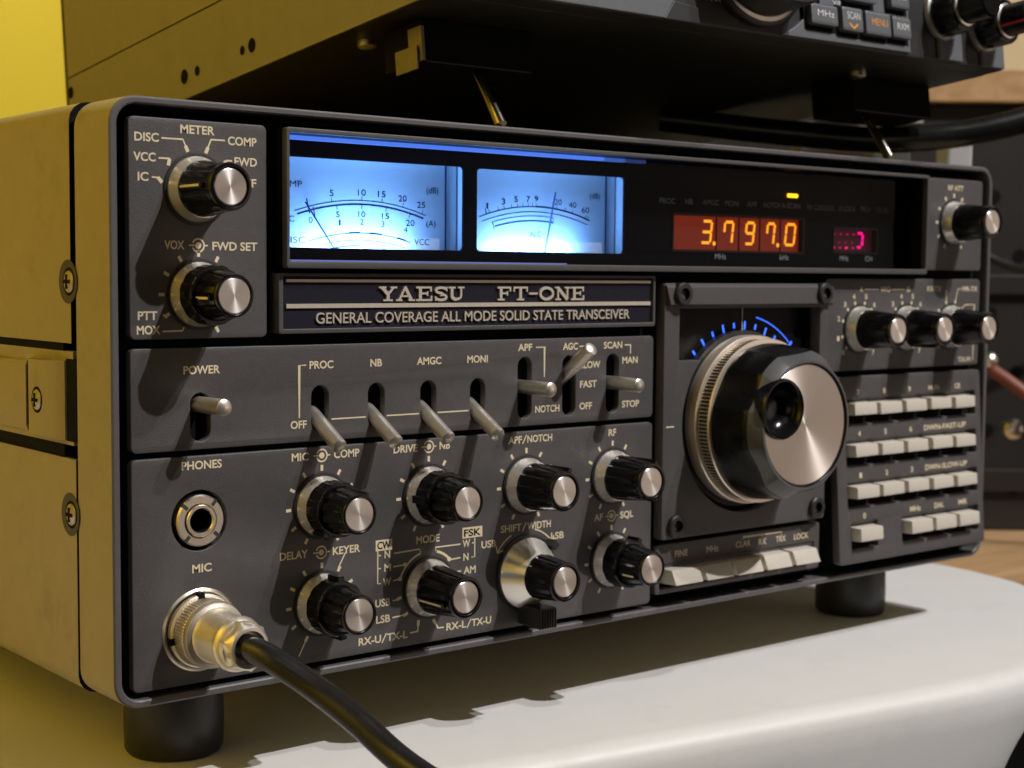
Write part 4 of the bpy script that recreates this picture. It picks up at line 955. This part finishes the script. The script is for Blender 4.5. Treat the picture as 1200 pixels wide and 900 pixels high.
def tube(pts, r, m, name, n=20, sub_=10, taper=None):
    """round tube along a Catmull-Rom path"""
    P4 = [Vector(p) for p in pts]; P4 = [P4[0] * 2 - P4[1]] + P4 + [P4[-1] * 2 - P4[-2]]
    path = []
    for i in range(1, len(P4) - 2):
        for k in range(sub_):
            t = k / sub_; a, b, c, d = P4[i - 1:i + 3]
            path.append(0.5 * ((2 * b) + (c - a) * t + (2 * a - 5 * b + 4 * c - d) * t * t + (3 * b - a - 3 * c + d) * t ** 3))
    path.append(P4[-2])
    mb = MB(); vs = []; nrm = None
    for i, p in enumerate(path):
        tg = (path[min(i + 1, len(path) - 1)] - path[max(i - 1, 0)]).normalized()
        if nrm is None: nrm = tg.orthogonal().normalized()
        nrm = (nrm - tg * nrm.dot(tg)).normalized(); bn = tg.cross(nrm)
        rr = r if taper is None else r * taper(i / (len(path) - 1))
        for k in range(n): a = 2 * pi * k / n; vs.append(p + (nrm * cos(a) + bn * sin(a)) * rr)
    fs = [(i * n + k, i * n + (k + 1) % n, (i + 1) * n + (k + 1) % n, (i + 1) * n + k) for i in range(len(path) - 1) for k in range(n)] + [tuple(range(n)), tuple(range(len(vs) - n, len(vs)))]
    mb.add(vs, fs, m)
    return mb.mesh(name, smooth=50)
o_ = Vector((24.4, 0, 17.6))
path = [(24.4, -19, 17.6), (24.6, -25, 17.5), (27.4, -31, 15.4), (33.5, -40, 9.6), (38.6, -51, 3.0), (43.0, -63, -4.4), (46.5, -77, -9.0), (49, -95, -12.2), (50, -120, -14)]
MP("plug_cable", tube([Vector(p) - o_ for p in path], 3.35, CABLE, "plug_cable", n=28))

# ================================================================== UPPER TRANSCEIVER
TL_ = 0.1148
UP = thing("upper_transceiver", (92.2, -16.0, 187.8), "black and grey radio transceiver tilted up on wire legs on top of the other transceiver", "radio", rot=(-TL_, 0, 0))
def U(name, me, loc=(0, 0, 0)):
    o = bpy.data.objects.new(name, me); COL.objects.link(o); o.parent = UP; o.location = Vector(loc) * S; return o
ub = MB(); ub.box(0.8, 259.7, 9, 259, 0.4, 95, UPPERBLK); ub.box(3, 257.5, 3, 9, 1.6, 94, DARK)
U("chassis", ub.mesh("chassis", bevel=0.6))
us = MB()
us.box(0, 0.8, 9.5, 254, 28.3, 95.5, UPPERSIDE); us.box(0.1, 0.8, 9.5, 254, 0.6, 27.7, UPPERSIDE)
for y, z, r in ((156.2, 8.3, 2.6), (146.6, 8.3, 1.8), (114.9, 8.3, 1.6), (108.6, 8.6, 2.4), (252.0, 22.0, 2.4)):
    vs = [(-0.03, y + r * cos(2 * pi * i / 20), z + r * sin(2 * pi * i / 20)) for i in range(20)]
    us.add([(0.07 if z < 27 and False else -0.03, a, b) for _, a, b in vs], [tuple(range(20))], DARK)
us.box(259.7, 260.5, 9.5, 254, 0.6, 95.5, UPPERSIDE); us.box(0, 260.5, 9.5, 254, 95.1, 95.9, UPPERSIDE)
U("side_cover", us.mesh("side_cover"))
# front panel pieces
uf = MB(); uf.box(0.5, 260, 1.2, 10, 0.5, 95, UPPERBLK)
fpan = U("front_panel", uf.mesh("front_panel", bevel=0.8))
def strip(pts, y0, y1, m):
    g = MB(); k = len(pts); vs = [(x, y0, z) for x, z in pts] + [(x, y1, z) for x, z in pts]
    g.add(vs, [tuple(range(k)), tuple(range(k, 2 * k))] + [(i, (i + 1) % k, k + (i + 1) % k, k + i) for i in range(k)], m)
    sub("front_trim", g.mesh("front_trim", bevel=0.3), fpan)
strip([(3, 0.6), (80.8, 0.6), (85.5, 7.0), (85.5, 9.5), (3, 9.5)], 0, 1.6, UPPER)
strip([(80.9, 0.5), (96, 0.5), (96, 5.5), (85.6, 6.6)], 0.4, 1.6, UPPERBLK)
strip([(134.5, 1.0), (202.2, 1.6), (202.2, 30), (158, 30), (153.5, 11.4), (147.5, 9.0), (141.5, 4.6)], 0, 1.6, UPPER)
strip([(219.5, 1.2), (233.2, 1.2), (233.2, 12), (219.5, 12)], 0, 1.6, UPPER); strip([(245.5, 1.0), (259.6, 1.0), (259.6, 10), (245.5, 10)], 0, 1.6, UPPER)
sl_ = MB(); sl_.box(20, 62, -0.3, 0.2, 7.2, 8.6, UPPERBLK); sl_.box(66, 79, -0.3, 0.2, 7.0, 8.6, UPPERBLK)
U("front_button", sl_.mesh("front_button", bevel=0.2))
def ukey(x0, x1, z0, z1, s, m=KEYINK, arrow=None):
    mb = MB(); mb.box(x0, x1, -2.6, 1.4, z0, z1, UPPER); o = U("front_key", mb.mesh("front_key", bevel=1.0))
    wl_ = MB(); wl_.box(x0 - 1.1, x1 + 0.9, -0.12, 1.0, z0 - 1.6, z1 + 0.8, DARK); sub("key_surround", wl_.mesh("key_surround"), o)
    k = MB(); cx = (x0 + x1) / 2
    if s: text(k, s, x0 + (x1 - x0) * .22, x1 - (x1 - x0) * .16, z0 + (z1 - z0) * (.40 if not arrow else .5), -2.66, (z1 - z0) * .30, m, bold=0.0)
    if arrow == 'down': poly(k, [(cx - 2.2, z0 + 2.6), (cx, z0 + 1.0), (cx + 2.2, z0 + 2.6)], 0.7, -2.66, ORANGEINK)
    if arrow == 'right': poly(k, [(x1 - 3.2, z1 - 1.6), (x1 - 1.2, (z0 + z1) / 2), (x1 - 3.2, z0 + 1.6)], 0.7, -2.66, ORANGEINK)
    sub("key_lettering", k.mesh("key_lettering", recalc=False), o)
ukey(146.4, 160.2, 5.6, 12.6, "MHz"); ukey(162.4, 173.4, 5.0, 13.2, "SCAN", arrow='down'); ukey(174.8, 188.6, 5.0, 13.2, "MENU", ORANGEINK); ukey(189.6, 200.0, 5.4, 12.8, "RXM")
ukey(166, 181.5, 15.6, 23.0, "V/M", arrow='right'); ukey(189.6, 200.0, 15.8, 23.4, "CH9")
k = MB(); text(k, "V/M-SET", 160.5, 173.5, 14.0, -0.06, 1.4, KEYINK, bold=0.0); text(k, "REC", 191.0, 198.6, 13.6, -0.06, 1.5, KEYINK, bold=0.0); text(k, "TX ATT", 98, 112, 8.6, 1.1, 1.5, KEYINK, bold=0.0)
sub("lettering", k.mesh("lettering", recalc=False), fpan)
dl = MB(); lathe(dl, [(25, 1.0), (25, -1.4), (24.0, -2.0)], BLACKM, 96); lathe(dl, [(23.6, -1.8), (23.6, -2.4), (22.4, -2.9), (22.2, -2.9)], CHROME, 96)
lathe(dl, [(22.0, -2.7), (21.8, -16), (21.0, -17.4), (0, -17.4)], BLACKM, 96)
U("main_dial", dl.mesh("main_dial", smooth=35), (124, 0.8, 27.5))
def uknob(x, z, r, lines):
    mb = MB()
    lathe(mb, [(r * 1.12, 1.0), (r * 1.12, -0.6), (r * 1.05, -1.0), (r, -1.0)], SKIRT, 56)
    lathe(mb, [(r, -0.9), (r, -9.0), (r * 0.97, -9.6), (r * 0.72, -9.8)], BLACK, 84, flute=fl(14, 0.03, (0, 1)))
    lathe(mb, [(r * 0.78, -9.6), (r * 0.78, -10.2), (r * 0.72, -10.5)], SKIRT, 56)
    lathe(mb, [(r * 0.70, -9.8), (r * 0.68, -20.0), (r * 0.6, -20.6), (0, -20.6)], BLACK, 84)
    o = U("front_knob", mb.mesh("front_knob", smooth=32), (x, 0, z))
    if lines:
        l = MB(); t = radians(lines); u = Vector((cos(t), 0, sin(t))); w_ = Vector((-sin(t), 0, cos(t))); l.obox(u * (r * .69) + Vector((0, -15, 0)), (u, w_, (0, 1, 0)), (0.15, 0.35, 5.2), REDLINE); sub("pointer", l.mesh("pointer"), o)
uknob(222.5, 17.5, 8.6, None); uknob(248.0, 15.5, 8.4, 205)
# block feet with flip-out wire legs
for x0, x1, lx in ((11, 53, 33.0), (207, 254, 217)):
    b_ = MB(); b_.box(x0, x1, 30, 50, -12.6, 0.3, DARK); fo = U("front_foot", b_.mesh("front_foot", bevel=0.8))
    e_ = MB(); e_.box(x0 + 1, x1 - 2, 29.7, 30.2, -12.7, -12.4, BLACKM); sub("edge_strip", e_.mesh("edge_strip"), fo)
    sub("tilt_leg", tube([(lx, 36, -9), (lx - 0.2, 31, -17), (lx - 0.4, 26.5, -24.5), (lx - 0.3, 23.2, -31.0)], 1.5, CHROME, "tilt_leg", n=14, taper=lambda t: 0.75 + 0.5 * t), fo)
fp_ = MB(); fp_.box(9.8, 10.6, 29.6, 35.6, -12.6, -2.4, BRASSY); fp_.box(9.8, 11, 28.9, 29.6, -12.6, -2.4, BRASSY); U("tilt_bracket", fp_.mesh("tilt_bracket", bevel=0.25))
fp2 = MB(); fp2.box(8.6, 9.2, 30, 41, -15.0, -8.0, BRASSY); U("bracket_tab", fp2.mesh("bracket_tab", bevel=0.3))
sb = MB(); lathe(sb, [(3.0, 0.5), (3.0, -1.2), (2.2, -1.8), (0, -2.0)], STEEL, 28)
for i, p in enumerate(sb.v): sb.v[i] = (p[0], p[2], p[1])
sm = sb.mesh("bottom_screw", smooth=35)
U("bottom_screw", sm, (12.8, 61.2, 0)); U("bottom_screw", sm, (205.1, 32.0 - 6, 0))
for x in (18, 242):
    r_ = MB(); lathe(r_, [(7, 0.5), (7, -3.6), (6, -4.2), (0, -4.2)], RUBBER, 32)
    for i, p in enumerate(r_.v): r_.v[i] = (p[0], p[2], p[1])
    U("rear_foot", r_.mesh("rear_foot", smooth=35), (x, 238, 0))

# ================================================================== WHITE TABLE
TABLE = [(-330, 42), (138, -33), (255, -52), (300, -57), (326, -51), (385, -16), (436, 22), (449, 52), (452, 82), (448, 110), (436, 330), (-330, 330)]
def table_outline(inset, low=False):
    out = []; k = len(TABLE)
    for i in range(k):
        a, b, c = Vector(TABLE[i - 1]), Vector(TABLE[i]), Vector(TABLE[(i + 1) % k])
        d1, d2 = (b - a).normalized(), (c - b).normalized(); n1, n2 = Vector((-d1.y, d1.x)), Vector((-d2.y, d2.x))
        nn = (n1 + n2); nn = nn / max(0.4, nn.length_squared / 2); e_ = (-5.4 + inset * 0.3) if (low and i in (0, 1, 2)) else (-5.4 + inset * 0.65) if (low and i == 3) else inset; out.append(tuple(b + nn * e_))
    return out
def smooth_loop(c, n=8):
    out = []; k = len(c)
    for i in range(k):
        a, b, cc, d = [Vector(c[(i + j - 1) % k]) for j in range(4)]
        for s in range(n):
            t = s / n
            lin = b.lerp(cc, t); cr = 0.5 * ((2 * b) + (cc - a) * t + (2 * a - 5 * b + 4 * cc - d) * t * t + (3 * b - a - 3 * cc + d) * t ** 3)
            out.append(tuple(cr if 2 <= i <= 8 else lin))
    return out
tbm = MB()
levels = [(TZ, 3.0), (TZ - 0.25, 0.5), (TZ - 0.9, -1.8), (TZ - 2.2, -3.8), (TZ - 4.2, -5.0), (TZ - 7.5, -5.6), (TZ - 15, -5.4), (TZ - 35, 9.0), (TZ - 70, 24.0), (TZ - 140, 44), (TZ - 699, 60)]
L0 = [[(x, y, z) for x, y in smooth_loop(table_outline(i, z < TZ - 20))] for z, i in levels]; k = len(L0[0])
vs = [p for l in L0 for p in l]
fs = [(j * k + i, j * k + (i + 1) % k, (j + 1) * k + (i + 1) % k, (j + 1) * k + i) for j in range(len(levels) - 1) for i in range(k)] + [tuple(range(k)), tuple(range((len(levels) - 1) * k, len(levels) * k))]
tbm.add(vs, fs, WHITE)
o = place("white_table", tbm.mesh("white_table", smooth=60)); tag(o, "white rounded table top carrying the grey transceiver", "table")

# ================================================================== SURROUNDINGS
fl0 = MB(); fl0.add([(-3000, -2500, -724), (4000, -2500, -724), (4000, 3000, -724), (-3000, 3000, -724)], [(0, 1, 2, 3)], RACK)
place("floor", fl0.mesh("floor"), kind="structure")
wl = MB(); wl.box(-550, -530, -230, 900, -724, 1300, YELLOW); o = place("yellow_side_wall", wl.mesh("yellow_side_wall")); tag(o, "yellow painted side wall left of the transceivers", "wall")
wl = MB(); wl.box(-530, 470, 900, 920, -724, 1300, YELLOW); o = place("yellow_back_wall", wl.mesh("yellow_back_wall")); tag(o, "bright yellow painted wall behind the upper transceiver", "wall")
# background right: frame turned to face the camera side
YAW = -0.6816446
RX = Vector((cos(YAW), sin(YAW), 0)); FW = Vector((-sin(YAW), cos(YAW), 0)); C0 = Vector(CP)
def G(r, d, z): q = C0 + RX * r + FW * d; return (q.x, q.y, z)
def gbox(mb, r0, r1, d0, d1, z0, z1, m):
    vs = [G(r, d, z) for r in (r0, r1) for d in (d0, d1) for z in (z0, z1)]
    mb.add(vs, [(0, 1, 3, 2), (4, 6, 7, 5), (0, 4, 5, 1), (2, 3, 7, 6), (0, 2, 6, 4), (1, 5, 7, 3)], m)
dk = MB(); dk.box(446, 1700, 112, 1500, -80, -47, WOOD); o = place("wooden_desk", dk.mesh("wooden_desk", bevel=2)); tag(o, "brown wooden desk top behind the white table", "desk")
rk = thing("equipment_rack", G(420, 1010, -46.5), "black equipment rack with round holes standing on the wooden desk", "rack")
r1 = MB(); gbox(r1, 90, 760, 1000, 1250, -46.5, 214, RACK)
q = MB(); gbox(q, 90, 760, 958, 1250, -46.5, 216.2, RACK)
def RP(name, me):
    o = bpy.data.objects.new(name, me); COL.objects.link(o); o.parent = rk; o.location = -rk.location; return o
RP("rack_body", q.mesh("rack_body", bevel=1.5))
hl = MB()
for i in range(9):
    for j in range(6):
        c = G(286 + i * 26 + (j % 2) * 9, 957.4, -20 + j * 36); vs = [Vector(c) + RX * 4.2 * cos(2 * pi * a / 16) + Vector((0, 0, 4.2 * sin(2 * pi * a / 16))) for a in range(16)]
        hl.add(vs, [tuple(range(16))], DARK)
RP("rack_hole", hl.mesh("rack_hole"))["kind"] = "stuff"
hr = MB(); gbox(hr, 92, 758, 954, 957.5, -22, -8, RACK); gbox(hr, 92, 758, 954, 957.5, 100, 112, RACK); RP("rack_rail", hr.mesh("rack_rail", bevel=0.8))
sh = MB(); gbox(sh, 244, 760, 950, 1250, 216.5, 237, WOOD); o = place("wooden_shelf", sh.mesh("wooden_shelf", bevel=1.2)); tag(o, "light wooden shelf board above the black rack at right", "shelf")
cbx = MB(); gbox(cbx, 330, 800, 1100, 1280, 238, 520, CREAMBOX); o = place("cream_box", cbx.mesh("cream_box", bevel=2)); tag(o, "cream coloured box standing on the wooden shelf", "box")
# terminal strip, white plug block, cables
ts = thing("terminal_strip", G(185, 820, 192), "tan terminal strip with a row of dark holes under the upper transceiver", "strip")
q = MB(); gbox(q, 150, 214, 818, 850, 176, 191, TANSTRIP); gbox(q, 158, 182, 816.5, 822, 191, 196.5, PALE); gbox(q, 193, 214, 816.5, 822, 190, 197, PALE)
o = bpy.data.objects.new("strip_body", q.mesh("strip_body", bevel=0.8)); COL.objects.link(o); o.parent = ts; o.location = -ts.location
q = MB()
for i in range(11):
    c = G(153 + i * 5.6, 817.6, 184.6); q.add([Vector(c) + RX * 1.5 * cos(2 * pi * a / 12) + Vector((0, 0, 1.9 * sin(2 * pi * a / 12))) for a in range(12)], [tuple(range(12))], DARK)
o = bpy.data.objects.new("terminal_hole", q.mesh("terminal_hole")); COL.objects.link(o); o.parent = ts; o.location = -ts.location; o["kind"] = "stuff"
q = MB(); gbox(q, 194.4, 205.6, 700, 720, 120, 170.6, PALE); o = place("white_plug_block", q.mesh("white_plug_block", bevel=1.2)); tag(o, "small white block behind the right end of the grey transceiver", "plug")
o = place("black_cable", tube([G(60, 640, 174), G(112, 630, 167.6), G(155, 620, 164.6), G(203, 620, 173), G(260, 630, 196), G(330, 660, 240)], 5.2, CABLE, "black_cable", n=20)); tag(o, "thick black cable sagging between the two transceivers at right", "cable")
o = place("red_cable", tube([G(270, 915, 64), G(278, 903, 58), G(298, 892, 42.5), G(330, 880, 14), G(372, 890, -10), G(400, 930, -30)], 3.7, REDC, "red_cable", n=18)); tag(o, "red brown cable hanging in front of the black rack", "cable")
for rr, zz, r0, lab in ((277.7, 62.5, 4.6, "shiny metal terminal at the top of the red cable"), (292.6, 22.2, 6.0, "larger shiny metal terminal below the red cable on the black rack")):
    q = MB(); lathe(q, [(r0 * .6, 14), (r0 * .6, 3), (r0 * .95, 2), (r0, 0), (r0 * .9, -2), (r0 * .6, -3.6), (0, -4.2)], STEEL, 32)
    me = q.mesh("metal_terminal", smooth=40)
    o = bpy.data.objects.new("metal_terminal", me); COL.objects.link(o); o.location = Vector(G(rr, 900, zz)) * S; o.rotation_euler = (0, 0, YAW)
    tag(o, lab, "terminal", "metal terminals on the rack")

for pts, r, m_, lab in (([G(250, 930, 150), G(285, 915, 120), G(320, 905, 118), G(380, 900, 150)], 2.6, CABLE, "thin black cable looping in front of the rack beside the red cable"),):
    o = place("thin_cable", tube(pts, r, m_, "thin_cable", n=14)); tag(o, lab, "cable")
q = MB(); gbox(q, 170, 188, 740, 760, 120, 172, CLUTTER); o = place("grey_connector", q.mesh("grey_connector", bevel=1.2)); tag(o, "small grey connector beside the small white block behind the grey transceiver", "connector")
